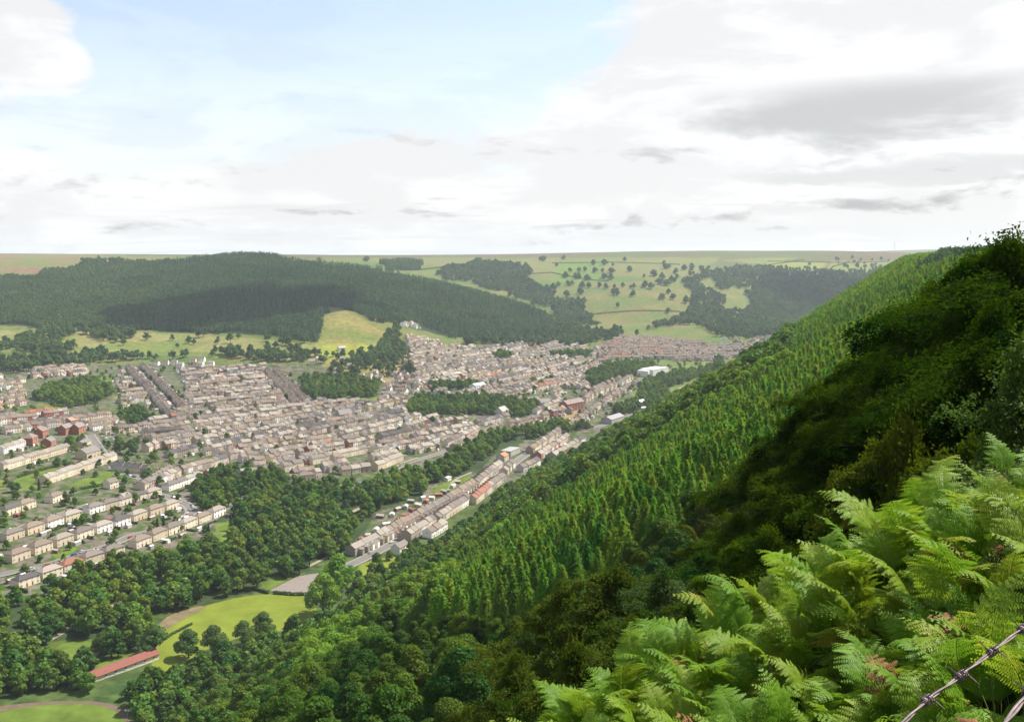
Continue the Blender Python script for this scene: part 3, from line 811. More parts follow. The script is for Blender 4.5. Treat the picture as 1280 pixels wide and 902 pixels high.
def row(p, q, kind, phrase, mix=None, roofs=None, pitch=None, side=1, jitter=.4, skip=0.0, step=0, gapfirst=0):
    x, y, z = ground([p[0], q[0]], [p[1], q[1]], 380)
    dx, dy = x[1] - x[0], y[1] - y[0]
    Ln = math.hypot(dx, dy); a = math.atan2(dy, dx)
    pitch = pitch or {'semi': 16.4, 'terr': 5.6, 'det': 13.5}[kind]
    n = max(1, int(round(Ln / pitch)))
    rf = pick(roofs or RMIX)
    for i in range(n):
        if R.random() < skip: continue
        t = (i + .5) / n
        jx = R.uniform(-jitter, jitter) if kind != 'terr' else 0
        hx = x[0] + dx * t - math.sin(a) * jx; hy = y[0] + dy * t + math.cos(a) * jx
        if kind != 'terr' or R.random() < .25: rf = pick(roofs or RMIX)
        HS.append(dict(x=hx, y=hy, a=a + (PI if side < 0 else 0) + (R.uniform(-.04, .04) if kind != 'terr' else 0), kind=kind, wall=pick(mix or MIX1), roof=rf, w=Ln / n if kind == 'terr' else None,
                       ph=phrase, i=i, n=n, end=(i == n - 1) or (i == 0), hs=R.uniform(.94, 1.08)))


# the estate nearest the river wood (bottom left): semi-detached pairs on three streets
row((18, 735), (152, 689), 'semi', 'house pair {o} from the lower end of the row beside the river wood')
row((164, 685), (278, 641), 'semi', 'house pair {o} along the row above the riverside gardens')
row((8, 704), (222, 632), 'semi', 'house pair {o} from the lower left in the second row')
row((2, 677), (100, 646), 'semi', 'house pair {o} of the third row, under the lane', pitch=15)
row((108, 642), (198, 617), 'semi', 'house pair {o} of the terrace-like row by the curved road', pitch=13.4, jitter=0)
row((2, 645), (42, 632), 'semi', 'house pair {o} in the short row above the lane')
row((56, 630), (80, 621), 'semi', 'house pair {o} between garden trees above the lane')
row((176, 612), (222, 594), 'terr', 'terraced house {o} of the row above the curved road', MIX2)
row((209, 613), (250, 597), 'semi', 'pale house {o} by the trees above the curved road', {'white': 3, 'cream': 1}, pitch=13)
row((128, 612), (150, 606), 'det', 'detached house {o} below the green behind the long terrace', {'cream': 1})
row((150, 630), (160, 626), 'det', 'detached house {o} beside the curved road', {'white': 1})
# the long straight terraces with rooflights
row((0, 588), (84, 563), 'terr', 'house {o} from the left in the long grey-roofed terrace above the green', {'cream': 2, 'buff': 2}, {'l': 1, 'g': .2})
row((54, 605), (142, 574), 'terr', 'house {o} from the lower end of the long terrace between two greens', {'cream': 2, 'buff': 3}, {'l': 1, 'g': .2})
row((0, 567), (36, 555), 'terr', 'house {o} in the upper left terrace with white walls', {'white': 1}, {'l': 1})
# slate terraces in the middle left
row((142, 587), (186, 592), 'terr', 'slate-roofed house {o} in the row at the end of the long terrace', {'buff': 2, 'grey': 2, 'stone': 2}, {'d': 1, 'g': 1})
row((186, 607), (212, 590), 'terr', 'house {o} in the pale row climbing from the lane', {'cream': 1, 'pink': 1})
row((226, 592), (282, 578), 'terr', 'house {o} in the terrace above the big riverside trees', MIX2)
row((258, 598), (284, 590), 'terr', 'red brick house {o} with white end above the big trees', {'red brick': 3, 'white': 1})
row((178, 545), (240, 540), 'terr', 'red brick house {o} of the terrace left of the town centre', {'red brick': 3, 'pink': 1, 'stone': 1})
row((180, 565), (196, 558), 'det', 'detached house {o} beside the round dark tree', {'pink': 1, 'cream': 1})
row((212, 572), (244, 564), 'terr', 'slate roofed house {o} in the slanting middle row', {'stone': 1, 'grey': 1}, {'d': 2, 'g': 1})
# riverside street under the plantation
row((438, 694), (482, 671), 'terr', 'house {o} from the lower end of the street below the plantation', MIX2, {'l': 2, 'g': 1, 'b': 1}, pitch=6.2, side=-1)
row((482, 671), (526, 647), 'terr', 'house {o} of the middle stretch of the riverside street', MIX2, {'g': 2, 'b': 2}, pitch=6.2, side=-1)
row((526, 647), (562, 627), 'terr', 'house {o} of the upper middle stretch of the riverside street', MIX2, {'g': 2, 'l': 1}, pitch=6.2, side=-1)
row((562, 627), (590, 609), 'terr', 'house {o} of the upper stretch of the riverside street', MIX2, pitch=6.2, side=-1)
row((508, 676), (540, 655), 'terr', 'house {o} in the row facing the riverside street', MIX2, {'l': 2, 'g': 1}, pitch=6.2)
row((544, 654), (584, 628), 'terr', 'house {o} in the upper row facing the riverside street', MIX2, pitch=6.2)
row((534, 672), (554, 660), 'det', 'low pale house {o} on the plantation side of the riverside street', {'white': 1}, pitch=9)
row((594, 609), (624, 584), 'terr', 'gabled house {o} near the orange roof', MIX2, pitch=7)
row((590, 630), (628, 600), 'terr', 'house {o} in the lower row beside the plantation', MIX2, pitch=7)
row((628, 596), (640, 582), 'det', 'house {o} below the orange roof by the plantation', MIX2)
row((662, 567), (698, 541), 'terr', 'stepped gable house {o} of the row climbing past the wood', {'buff': 2, 'stone': 2, 'cream': 1}, pitch=7.5)
row((672, 574), (708, 549), 'terr', 'house {o} in the second stepped row past the wood', MIX2, pitch=7.5)
row((690, 575), (728, 552), 'terr', 'house {o} in the third row under the plantation edge', MIX2, pitch=7.5)
row((706, 580), (738, 560), 'det', 'house {o} at the plantation edge past the wood', MIX2, pitch=9.5)
row((650, 590), (672, 580), 'det', 'house {o} by the plantation under the stepped row', MIX2, pitch=10)
row((566, 563), (620, 537), 'terr', 'house {o} along the retaining wall above the railway wood', MIX2, pitch=6.5)
row((556, 558), (596, 540), 'terr', 'house {o} in the row behind the retaining wall', MIX2, pitch=6.5)
row((468, 588), (500, 575), 'terr', 'stepped gable house {o} at the top of the river wood', {'buff': 1, 'cream': 1}, {'l': 1}, pitch=8)
row((425, 593), (462, 588), 'det', 'house {o} at the top edge of the river wood', MIX2, pitch=10)
row((352, 603), (392, 599), 'semi', 'villa {o} standing over the river wood', {'pink': 1, 'stone': 1, 'cream': 1}, pitch=16)
row((388, 580), (456, 565), 'terr', 'house {o} in the tall-backed terrace above the river wood', {'cream': 2, 'buff': 2}, {'g': 1, 'l': 1})
row((300, 597), (345, 590), 'terr', 'house {o} in the row at the head of the big trees', MIX2)
# far streets that can be told apart
row((160, 461), (213, 522), 'terr', 'house {o} down the left side of the long straight hill street', MIX2, {'b': 1, 'g': 2})
row((178, 458), (232, 515), 'terr', 'house {o} down the right side of the long straight hill street', MIX2, {'b': 2, 'g': 1})
row((334, 465), (372, 508), 'terr', 'house {o} down the second straight hill street', MIX2, {'b': 2})
row((344, 463), (384, 505), 'terr', 'house {o} on the right side of the second straight hill street', MIX2, {'b': 2})
NAMED = len(HS)


def fill(poly, p, q, gap, phrase, mix=MIX2, roofs=RMIX, kind='terr', skip=.12, rmin=500, run=(6, 18), holes=(), rmax=2400, wav=.25):
    """rows parallel to the street p-q fill a block of the town"""
    x, y, z = ground([p[0], q[0]], [p[1], q[1]], rmin)
    a0 = math.atan2(y[1] - y[0], x[1] - x[0])
    gx, gy, _ = ground([v[0] for v in poly], [v[1] for v in poly], rmin)
    c0, s0 = math.cos(a0), math.sin(a0)
    U = gx * c0 + gy * s0; W = -gx * s0 + gy * c0
    pitch = {'terr': 5.6, 'semi': 16.5, 'det': 14}[kind]
    w = W.min(); k = 0
    got = []
    while w < W.max() + 5:
        u = U.min(); rn = 0
        wob = R.uniform(-1, 1)
        bend = R.uniform(-.0006, .0006)
        while u < U.max():
            if rn <= 0:
                rn = R.integers(*run); u += R.uniform(2, 13); ro = R.normal(0, .05); rf = pick(roofs); wl = pick(mix); m2 = {**{wl: 6}, **{m_: mix[m_] for m_ in mix}}; off = R.uniform(-1.5, 1.5)
            ww = w + wob + off + bend * (u - U.mean()) ** 2 * .3
            got.append((u * c0 - (ww + ro * rn * 5) * s0, u * s0 + (ww + ro * rn * 5) * c0, a0 - math.atan(ro) + (PI if k % 2 else 0), pick(m2), pick(roofs) if R.random() < .25 else rf, k))
            u += pitch; rn -= 1 if kind == 'terr' else 0
            if kind != 'terr': rn = 5; u += R.uniform(0, 3)
        w += gap * (.82 if k % 2 == 0 else 1.18) * R.uniform(.93, 1.07); k += 1
    g = np.array([(t[0], t[1]) for t in got]); gz = H(g[:, 0], g[:, 1]); px, py = to_px(g[:, 0], g[:, 1], gz)
    ok = inpoly(poly, px, py) & (np.hypot(g[:, 0], g[:, 1]) > rmin) & (np.hypot(g[:, 0], g[:, 1]) < rmax)
    for h in holes: ok &= ~inpoly(h, px, py)
    cnt = {}
    for j in np.nonzero(ok)[0]:
        if R.random() < skip: continue
        t = got[j]; cnt[t[5]] = cnt.get(t[5], 0) + 1
        HS.append(dict(x=t[0], y=t[1], a=t[2] + (R.uniform(-.12, .12) if kind != 'terr' else 0), kind=kind, wall=t[3], roof=t[4], w=pitch if kind == 'terr' else None, ph=phrase, i=cnt[t[5]] - 1, n=99, end=R.random() < .1, hs=R.uniform(.9, 1.15), rw=t[5]))


Z_TW = [[(38, 502), (70, 478), (112, 476), (148, 490), (124, 505), (88, 512)], [(148, 533), (155, 513), (180, 510), (192, 525), (172, 537)], [(373, 496), (378, 472), (440, 472), (478, 482), (474, 499), (400, 504)],
        [(503, 522), (518, 499), (600, 495), (670, 508), (668, 527), (610, 522), (560, 520)], [(730, 474), (758, 453), (800, 450), (832, 458), (800, 472), (770, 476), (735, 490)],
        [(794, 502), (800, 476), (870, 463), (905, 450), (900, 462), (830, 486), (838, 502), (830, 514), (808, 514)], [(695, 448), (710, 436), (745, 438), (735, 450)], [(612, 447), (625, 438), (642, 448), (630, 454)], [(536, 485), (600, 479), (602, 487), (540, 491)],
        [(25, 514), (60, 503), (84, 502), (80, 513)], [(136, 575), (140, 552), (172, 550), (178, 575)], [(796, 468), (800, 452), (838, 452), (840, 468)], [(648, 508), (655, 492), (692, 492), (692, 508)], [(700, 514), (702, 486), (730, 486), (730, 512)]]
fill([(215, 523), (236, 490), (222, 462), (332, 458), (372, 508), (372, 512), (250, 524)], (235, 492), (345, 480), 21, 'grey terrace house on the hill between the two straight streets', MIX2, RMIX, skip=.09)
fill([(140, 545), (150, 530), (215, 522), (372, 512), (505, 503), (520, 522), (600, 528), (560, 556), (500, 574), (440, 580), (392, 598), (344, 600), (345, 585), (290, 577), (250, 562), (200, 562), (178, 540)], (250, 545), (340, 530), 19.5,
     'house in the {r} terrace up from the river wood, town centre', MIX2, RMIX, holes=Z_TW, skip=.10)
fill([(226, 562), (330, 548), (400, 545), (470, 560), (390, 590), (345, 592), (300, 590), (282, 576)], (250, 575), (330, 562), 21, 'house among the lower terraces above the big riverside trees', MIX2, RMIX, skip=.18)
fill([(-50, 545), (-50, 520), (60, 516), (145, 522), (140, 548), (110, 536), (60, 540)], (0, 545), (100, 530), 24, 'house in the upper left of the town, above the red brick blocks', {'cream': 2, 'pink': 2, 'white': 2, 'red brick': 1, 'grey': 1}, skip=.2)
fill([(-50, 515), (-50, 470), (35, 468), (30, 500), (24, 512)], (0, 500), (60, 490), 26, 'detached house at the upper left edge of town', MIX1, {'b': 2, 'r': .5, 'g': 2}, 'det', .25)
fill([(40, 474), (40, 464), (105, 459), (108, 468)], (45, 468), (100, 462), 20, 'house in the far terrace under the upper left woods', MIX2, RMIX, skip=.1)
fill([(150, 512), (145, 470), (160, 464), (208, 520), (180, 512)], (160, 500), (205, 495), 26, 'house left of the straight hill street', MIX2, RMIX, skip=.35, holes=Z_TW)
fill([(180, 455), (270, 448), (285, 455), (230, 462)], (200, 456), (280, 450), 24, 'house on the highest street under the hill', {'white': 2, 'cream': 2}, RMIX, 'det', .15)
fill([(385, 470), (420, 466), (520, 470), (520, 500), (480, 500), (476, 480), (440, 470)], (400, 470), (500, 476), 26, 'house beyond the town wood', MIX2, RMIX, skip=.25, holes=Z_TW)
fill([(372, 512), (385, 500), (480, 500), (540, 492), (510, 520), (500, 505)], (400, 507), (480, 500), 20, 'house behind the town wood', MIX2, RMIX, skip=.15, holes=Z_TW)
fill([(500, 472), (512, 445), (508, 422), (530, 422), (560, 432), (600, 436), (690, 424), (725, 432), (760, 438), (735, 470), (735, 492), (705, 520), (668, 518), (600, 496), (510, 500)], (520, 470), (640, 448), 19, 'house in the upper town', MIX2, RMIX, skip=.10, holes=Z_TW)
fill([(735, 440), (775, 422), (820, 424), (900, 432), (940, 433), (935, 445), (880, 452), (800, 450), (750, 455)], (760, 440), (900, 440), 17, 'far terrace house at the head of the valley', MIX2, {'b': 2, 'g': 1, 'r': .3}, skip=.10, holes=Z_TW)
fill([(905, 424), (960, 424), (990, 430), (930, 442)], (910, 430), (960, 428), 20, 'far terrace house at the head of the valley', MIX2, RMIX, skip=.3)
fill([(700, 530), (735, 490), (790, 464), (800, 480), (775, 502), (740, 520), (712, 536)], (705, 520), (790, 470), 19, 'house in the right part of the upper town', MIX2, {'b': 2, 'g': 2}, skip=.15, holes=Z_TW)
fill([(570, 545), (600, 528), (668, 520), (700, 520), (690, 527), (640, 540), (620, 540)], (600, 535), (660, 522), 21, 'house behind the railway wood', MIX2, RMIX, skip=.3)
fill([(385, 455), (450, 450), (450, 465), (390, 462)], (390, 456), (440, 452), 40, 'farm building on the hillside above the town', {'white': 1, 'cream': 1}, RMIX, 'det', .7)
fill([(500, 405), (520, 402), (520, 410), (503, 412)], (500, 408), (515, 405), 16, 'house at the mouth of the side valley', {'cream': 1, 'white': 1}, RMIX, skip=.3)

# remove what would stand inside another building or in a wood
hx = np.array([h['x'] for h in HS]); hy = np.array([h['y'] for h in HS]); hz = H(hx, hy)
hpx, hpy = to_px(hx, hy, hz)
keep = np.ones(len(HS), bool)
cell = {}
for i in range(len(HS)):
    k_ = (int(hx[i] // 12), int(hy[i] // 12)); bad = False
    for a_ in (-1, 0, 1):
        for b_ in (-1, 0, 1):
            for j in cell.get((k_[0] + a_, k_[1] + b_), ()):
                same = (HS[j]['ph'] == HS[i]['ph']) and HS[j].get('rw') == HS[i].get('rw')
                if not same and math.hypot(hx[i] - hx[j], hy[i] - hy[j]) < (9.0 if max(i, j) < NAMED else 10.5) * (1.25 if 'semi' in (HS[i]['kind'], HS[j]['kind']) else 1): bad = True
    if bad and i >= NAMED: keep[i] = False; continue
    cell.setdefault(k_, []).append(i)
HS = [HS[i] for i in range(len(HS)) if keep[i]]
hx, hy, hz, hpx, hpy = hx[keep], hy[keep], hz[keep], hpx[keep], hpy[keep]

# ---- house pieces
M_WALL = plain('house_render', (1, 1, 1), .9, .10, .6, .2, objcol=True)
M_ROOF = plain('roof_slate', (1, 1, 1), .75, .16, 1.2, .3, objcol=True)
M_STACK = plain('chimney_brick', (.20, .13, .10), .9, .2, 2)
M_POT = plain('chimney_pot', (.30, .15, .08), .85, .1, 2)
M_GLASS = plain('window_glass', (.03, .035, .04), .12, .1, 1, .6)
M_FRAME = plain('window_frame', (.75, .74, .72), .5, .05, 1)
M_DOOR = plain('door_paint', (1, 1, 1), .5, .08, 1, objcol=True)
M_CONC = plain('concrete', (.34, .31, .27), .9, .2, .8)
DOORC = [(.25, .03, .03), (.03, .06, .16), (.5, .48, .45), (.04, .12, .06), (.12, .05, .02)]


def walls_mb(w, d, e, rg, hip, c=(1, 1, 1), b=None, m=0):
    b = b or MB()
    x0, x1, y0, y1 = -w / 2, w / 2, -d / 2, d / 2
    b.poly([(x0, y0, -1.5), (x1, y0, -1.5), (x1, y0, e), (x0, y0, e)], m, c); b.poly([(x1, y1, -1.5), (x0, y1, -1.5), (x0, y1, e), (x1, y1, e)], m, c)
    if hip:
        b.poly([(x1, y0, -1.5), (x1, y1, -1.5), (x1, y1, e), (x1, y0, e)], m, c); b.poly([(x0, y1, -1.5), (x0, y0, -1.5), (x0, y0, e), (x0, y1, e)], m, c)
    else:
        b.poly([(x1, y0, -1.5), (x1, y1, -1.5), (x1, y1, e), (x1, 0, rg - .05), (x1, y0, e)], m, c); b.poly([(x0, y1, -1.5), (x0, y0, -1.5), (x0, y0, e), (x0, 0, rg - .05), (x0, y1, e)], m, c)
    return b


def roof_mb(w, d, e, rg, hip, o=.35, c=(1, 1, 1), b=None, m=0, oe=None, th=.14):
    """o: overhang at the eaves, oe: at the gable ends"""
    b = b or MB(); oe = o if oe is None else oe
    x0, x1, y0, y1 = -w / 2 - oe, w / 2 + oe, -d / 2 - o, d / 2 + o
    ze = e - (rg - e) * o / (d / 2)
    hx_ = (d / 2 * .95) if hip else 0
    t = [(x0, y0, ze), (x1, y0, ze), (x1, y1, ze), (x0, y1, ze), (x0 + hx_, 0, rg), (x1 - hx_, 0, rg)]
    p = [(x, y, z + th) for x, y, z in t] + [(x, y, z) for x, y, z in t]
    f = [(0, 1, 5, 4), (2, 3, 4, 5), (7, 6, 10, 11), (9, 8, 11, 10), (0, 6, 7, 1), (2, 8, 9, 3)]
    f += [(1, 2, 5), (3, 0, 4), (8, 7, 11), (6, 9, 10), (1, 7, 8, 2), (3, 9, 6, 0)] if hip else [(1, 7, 11, 5), (2, 5, 11, 8), (0, 4, 10, 6), (3, 9, 10, 4)]
    b.solid(p, f, m, c)
    return b


def chim_mb(x, rg, c=(1, 1, 1), b=None, m=0, pots=True, s=1.0):
    b = b or MB()
    b.box(x - .45 * s, x + .45 * s, -.32, .32, rg - .7, rg + 1.05, m, c)
    b.box(x - .52 * s, x + .52 * s, -.39, .39, rg + 1.05, rg + 1.17, m, c)
    return b


def window_mesh(w, h):
    b = MB(); t = .07
    b.box(-w / 2, w / 2, -.03, .02, -h / 2, h / 2, 1)
    for x in (-w / 2 + t / 2, 0, w / 2 - t / 2): b.box(x - t / 2, x + t / 2, -.07, -.03, -h / 2, h / 2, 0)
    for z in (-h / 2 + t / 2, h * .18, h / 2 - t / 2): b.box(-w / 2 + t, w / 2 - t, -.065, -.031, z - t / 2, z + t / 2, 0)
    b.box(-w / 2 - .08, w / 2 + .08, -.14, 0, -h / 2 - .12, -h / 2 - .001, 0)
    return b.mesh('window_mesh', [M_FRAME, M_GLASS])


WIN = window_mesh(1.35, 1.25); WINS = window_mesh(.9, 1.2); LIGHT = None


def house_kind(kind, w, end):
    """prototype meshes of one kind of house: list of (name, mesh, location, rot, child_of)"""
    P = []
    if kind == 'semi':
        W, D, E, G = 14.4, 7.4, 5.0, 7.0
        P.append(('walls', walls_mb(W, D, E, G, True).mesh('semi_walls', M_WALL), None)); P.append(('roof', roof_mb(W, D, E, G, True).mesh('semi_roof', M_ROOF), None))
        for sx_ in (-3.8, 3.8): P.append(('chimney', chim_mb(sx_, G - .1).mesh('semi_chimney', M_STACK), 'roof'))
        for s, ry in ((-1, 0), (1, PI)):
            for xx in (-5.6, -1.9, 1.9, 5.6): P.append(('window', (WINS if abs(xx) < 2 else WIN), (xx, s * (D / 2 + .01), 3.9, ry)))
            for xx in (-5.6, 5.6): P.append(('window', WIN, (xx, s * (D / 2 + .01), 1.35, ry)))
            for xx in (-1.9, 1.9): P.append(('door', 'door', (xx, s * (D / 2 + .02), 0, ry)))
    elif kind == 'terr':
        D, E, G = 7.6, 5.3, 7.8
        P.append(('walls', walls_mb(w, D, E, G, False).mesh('terrace_walls', M_WALL), None)); P.append(('roof', roof_mb(w, D, E, G, False, .25, oe=.0).mesh('terrace_roof', M_ROOF), None))
        P.append(('chimney', chim_mb(w / 2 - .6, G - .1).mesh('terrace_chimney', M_STACK), 'roof'))
        b = MB(); x0, x1 = -w / 2 + .15, -w / 2 + 2.6
        y0, y1 = D / 2, D / 2 + 3.6
        b.solid([(x0, y0, -1.5), (x1, y0, -1.5), (x1, y1, -1.5), (x0, y1, -1.5), (x0, y0, 4.3), (x1, y0, 4.3), (x1, y1, 4.3), (x0, y1, 4.3)], [(1, 2, 6, 5), (2, 3, 7, 6), (3, 0, 4, 7)])
        an = b.mesh('annex_walls', M_WALL); P.append(('annex', an, None))
        b = MB(); b.solid([(x0 - .1, y0 - .2, 4.32), (x1 + .2, y0 - .2, 4.32), (x1 + .2, y1 + .2, 4.32), (x0 - .1, y1 + .2, 4.32), (x0 - .1, y0 - .2, 5.1), (x0 - .1, y1 + .2, 5.1)], [(1, 2, 5, 4), (0, 4, 5, 3), (0, 1, 4), (2, 3, 5), (0, 3, 2, 1)])
        P.append(('annex_roof', b.mesh('annex_roof', M_ROOF), 'annex'))
        for xx in (-w * .24, w * .24): P.append(('window', WINS, (xx, -(D / 2 + .01), 4.1, 0)))
        P.append(('window', WIN, (w * .2, -(D / 2 + .01), 1.45, 0))); P.append(('door', 'door', (-w * .28, -(D / 2 + .02), 0, 0)))
        P.append(('window', WINS, (w * .22, (D / 2 + .01), 3.9, PI))); P.append(('window', WIN, (w * .22, (D / 2 + .01), 1.4, PI)))
    else:
        W, D, E, G = 8.6, 7.8, 5.0, 7.6
        P.append(('walls', walls_mb(W, D, E, G, False).mesh('house_walls', M_WALL), None)); P.append(('roof', roof_mb(W, D, E, G, False, .35, oe=.25).mesh('house_roof', M_ROOF), None))
        P.append(('chimney', chim_mb(W / 2 - .7, G - .1).mesh('house_chimney', M_STACK), 'roof'))
        for s, ry in ((-1, 0), (1, PI)):
            for xx in (-2.6, 2.6):
                for zz in (1.4, 3.9): P.append(('window', WIN, (xx, s * (D / 2 + .01), zz, ry)))
            P.append(('door', 'door', (0, s * (D / 2 + .02), 0, ry)))
        for s in (-1, 1): P.append(('window', WINS, (s * (W / 2 + .01), 0, 3.9, s * PI / 2)))
    return P


DOORM = (lambda b: (b.box(-.48, .48, -.04, .02, -.2, 2.0), b.box(.3, .36, -.09, -.041, .85, .95), b.mesh('door_mesh', M_DOOR))[-1])(MB())
KIND = {}
dist_h = np.hypot(hx, hy)
inview = (hpx > -25) & (hpx < 1300)
hillhide = np.zeros(len(HS), bool)
order = [i for i in np.argsort(dist_h) if inview[i]]
near_set = set(order[:300])
used_lab = {}
for rank, i in enumerate(order[:300]):
    h = HS[i]; key = (h['kind'], round(h['w'] or 0, 1))
    if key not in KIND: KIND[key] = house_kind(h['kind'], round(h['w'] or 0, 1), h['end'])
    nm = {'semi': 'semi_detached_house', 'terr': 'terraced_house', 'det': 'detached_house'}[h['kind']]
    e = empty(nm, (h['x'], h['y'], hz[i]), h['a'])
    e.scale = (1 if h['kind'] == 'terr' else R.uniform(.95, 1.04), 1, h['hs'])
    wc = np.array(WALLS[h['wall']]) * R.uniform(.9, 1.1); rc = np.array(ROOFS[h['roof']]) * R.uniform(.88, 1.15); dc = DOORC[R.integers(len(DOORC))]
    made = {}
    small = rank > 170
    for p in KIND[key]:
        if small and p[0] in ('door',): continue
        o = bpy.data.objects.new(p[0], DOORM if p[1] == 'door' else p[1])
        c = p[2]
        if isinstance(c, tuple): o.location = c[:3]; o.rotation_euler = (0, 0, c[3]); par = e
        else: par = made.get(c, e); 
        o.color = (*(rc if 'roof' in p[0] else dc if p[0] == 'door' else wc), 1)
        link(o, par)
        if par is e: made[p[0]] = o
    base = h['ph']; lab = base.replace('{o}', ORD[min(h['i'], 29)]) if '{o}' in base else base
    if '{r}' in lab: lab = lab.replace('{r}', ORD[min(h.get('rw', 0), 29)]) + f", {ORD[min(h['i'], 29)]} along"
    elif '{o}' not in base: lab = f"{ORD[min(h.get('rw', 0), 29)]} row, {ORD[min(h['i'], 29)]} {lab}"
    lab = f"{h['wall']} {lab}"
    tag(e, lab, 'house', 'houses of the valley town')

# everything further off: one mass of roofs and walls
b = MB()
for i in range(len(HS)):
    if i in near_set or not (-80 < hpx[i] < 1080): continue
    h = HS[i]; t = MB(); far = dist_h[i] > 1500
    wc = np.array(WALLS[h['wall']]) * R.uniform(.88, 1.12); rc = np.array(ROOFS[h['roof']]) * R.uniform(.8, 1.25); s = h['hs']
    if h['kind'] == 'semi': W, D, E, G, hp_ = 12.8, 7.4, 5.0, 7.1, True
    elif h['kind'] == 'terr': W, D, E, G, hp_ = h['w'], 7.6, 5.3, 7.8, False
    else: W, D, E, G, hp_ = 8.6, 7.8, 5, 7.6, False
    walls_mb(W, D, E, G, hp_, tuple(wc), t); roof_mb(W, D, E, G, hp_, .25, tuple(rc), t, oe=0 if h['kind'] == 'terr' else .2)
    if R.random() < .8: t.box(W / 2 - 1.1, W / 2 - .2, -.32, .32, G - .7, G + .95, 0, (.18, .12, .09))
    for sd in (-1, 1):
        for xx in (-W * .25, W * .25):
            for zz in (1.4, 3.9):
                y_ = sd * (D / 2 + .04)
                t.poly([(xx - .5, y_, zz - .6), (xx + .5, y_, zz - .6), (xx + .5, y_, zz + .6), (xx - .5, y_, zz + .6)][::(1 if sd < 0 else -1)], 0, (.04, .045, .05))
    if h['kind'] == 'terr' and R.random() < .6:
        q_ = R.uniform(2.5, 4.5); zt = R.choice([2.6, 4.4])
        t.box(-W / 2 + .1, -W / 2 + 2.7, D / 2 + .01, D / 2 + q_, -1.5, zt, 0, tuple(wc * R.uniform(.85, 1.1)))
        t.box(-W / 2 + .05, -W / 2 + 2.85, D / 2 + .02, D / 2 + q_ + .1, zt + .003, zt + .2, 0, tuple(rc * R.uniform(.9, 1.6)))
    for _shed in range(int(R.integers(0, 3))):     # shed, garage or lean-to in the yard
        xx = R.uniform(-2, 2); yy = R.uniform(8, 12) * R.choice([-1, 1]); cc_ = [(.72, .70, .68), (.55, .5, .46), (.3, .26, .22), (.22, .10, .07), (.14, .13, .13)][R.integers(5)]
        sw_ = R.uniform(.8, 2); t.box(xx - sw_, xx + sw_, yy - sw_, yy + sw_, -1, R.uniform(1.5, 2.6), 0, cc_)
    ca, sa = math.cos(h['a']), math.sin(h['a'])
    n0 = len(b.v)
    b.v += [(h['x'] + x * ca - y * sa, h['y'] + x * sa + y * ca, hz[i] + z * s) for x, y, z in t.v]
    b.f += [tuple(k + n0 for k in f) for f in t.f]; b.m += t.m; b.c += t.c
M_FARTOWN = plain('town_surfaces', (1, 1, 1), .85, .12, .25, .2, tint=True)
o = b.build('distant_town_houses', M_FARTOWN, tint=True)
tag(o, 'mass of small grey-roofed terraces filling the middle of the valley', 'houses', kind='stuff')
HCELL = {}
for i in range(len(HS)): HCELL.setdefault((int(hx[i] // 10), int(hy[i] // 10)), []).append(i)


def near_house(x, y, d=7.0):
    k = (int(x // 10), int(y // 10))
    return any(math.hypot(x - hx[j], y - hy[j]) < d * (1.35 if HS[j]['kind'] == 'semi' else 1) for a in (-1, 0, 1) for b_ in (-1, 0, 1) for j in HCELL.get((k[0] + a, k[1] + b_), ()))
# ------------------------------------------------------------------ the valley's trees as things
WD = WD[np.array([not near_house(w[0], w[1], 4.4 if w[5] == 3 else 6.5) for w in WD])]
PB = pairs('broad', 'broad', LF_BROAD, 6) + pairs('tall', 'tall', LF_BROAD, 3)
PL = pairs('broad_light', 'broad', LF_LIGHT, 2)


def place_phrase(px, py, r, cls):
    if cls == 3: return 'round garden tree among the houses of the valley town', 'garden trees among the houses'
    if cls == 2: return 'tree in one of the small dark woods inside the town', 'trees of the town woods'
    if cls == 1:
        if px < 330 and py > 830: return 'dark tree in the thick wood between red-roofed pavilion and oval pitch', 'trees round the oval pitch'
        if py > 760: return 'green tree in the wood just below the bright playing field', 'trees below the playing field'
        if px < 470: return 'tree beside the tarmac court and bright playing field', 'trees beside the court'
        if px < 660: return 'leafy tree between the riverside street and the larch plantation', 'trees under the plantation'
        return 'dark tree at the foot of the slope beyond the plantation edge', 'trees at the slope foot'
    if px < 200 and py > 760: return 'tree in the river wood left of the bright playing field', 'trees left of the playing field'
    if px < 230: return 'tree in the wood below the semi-detached houses', 'trees below the estate'
    if px < 330 and py < 660: return 'big rounded tree in the wood right of the curved road', 'trees right of the curved road'
    if px < 400: return 'tree in the middle of the river wood above the court', 'trees of the middle river wood'
    if py > 600: return 'tree in the river wood opposite the allotments', 'trees opposite the allotments'
    return 'tree in the railway wood under the retaining wall', 'trees under the retaining wall'


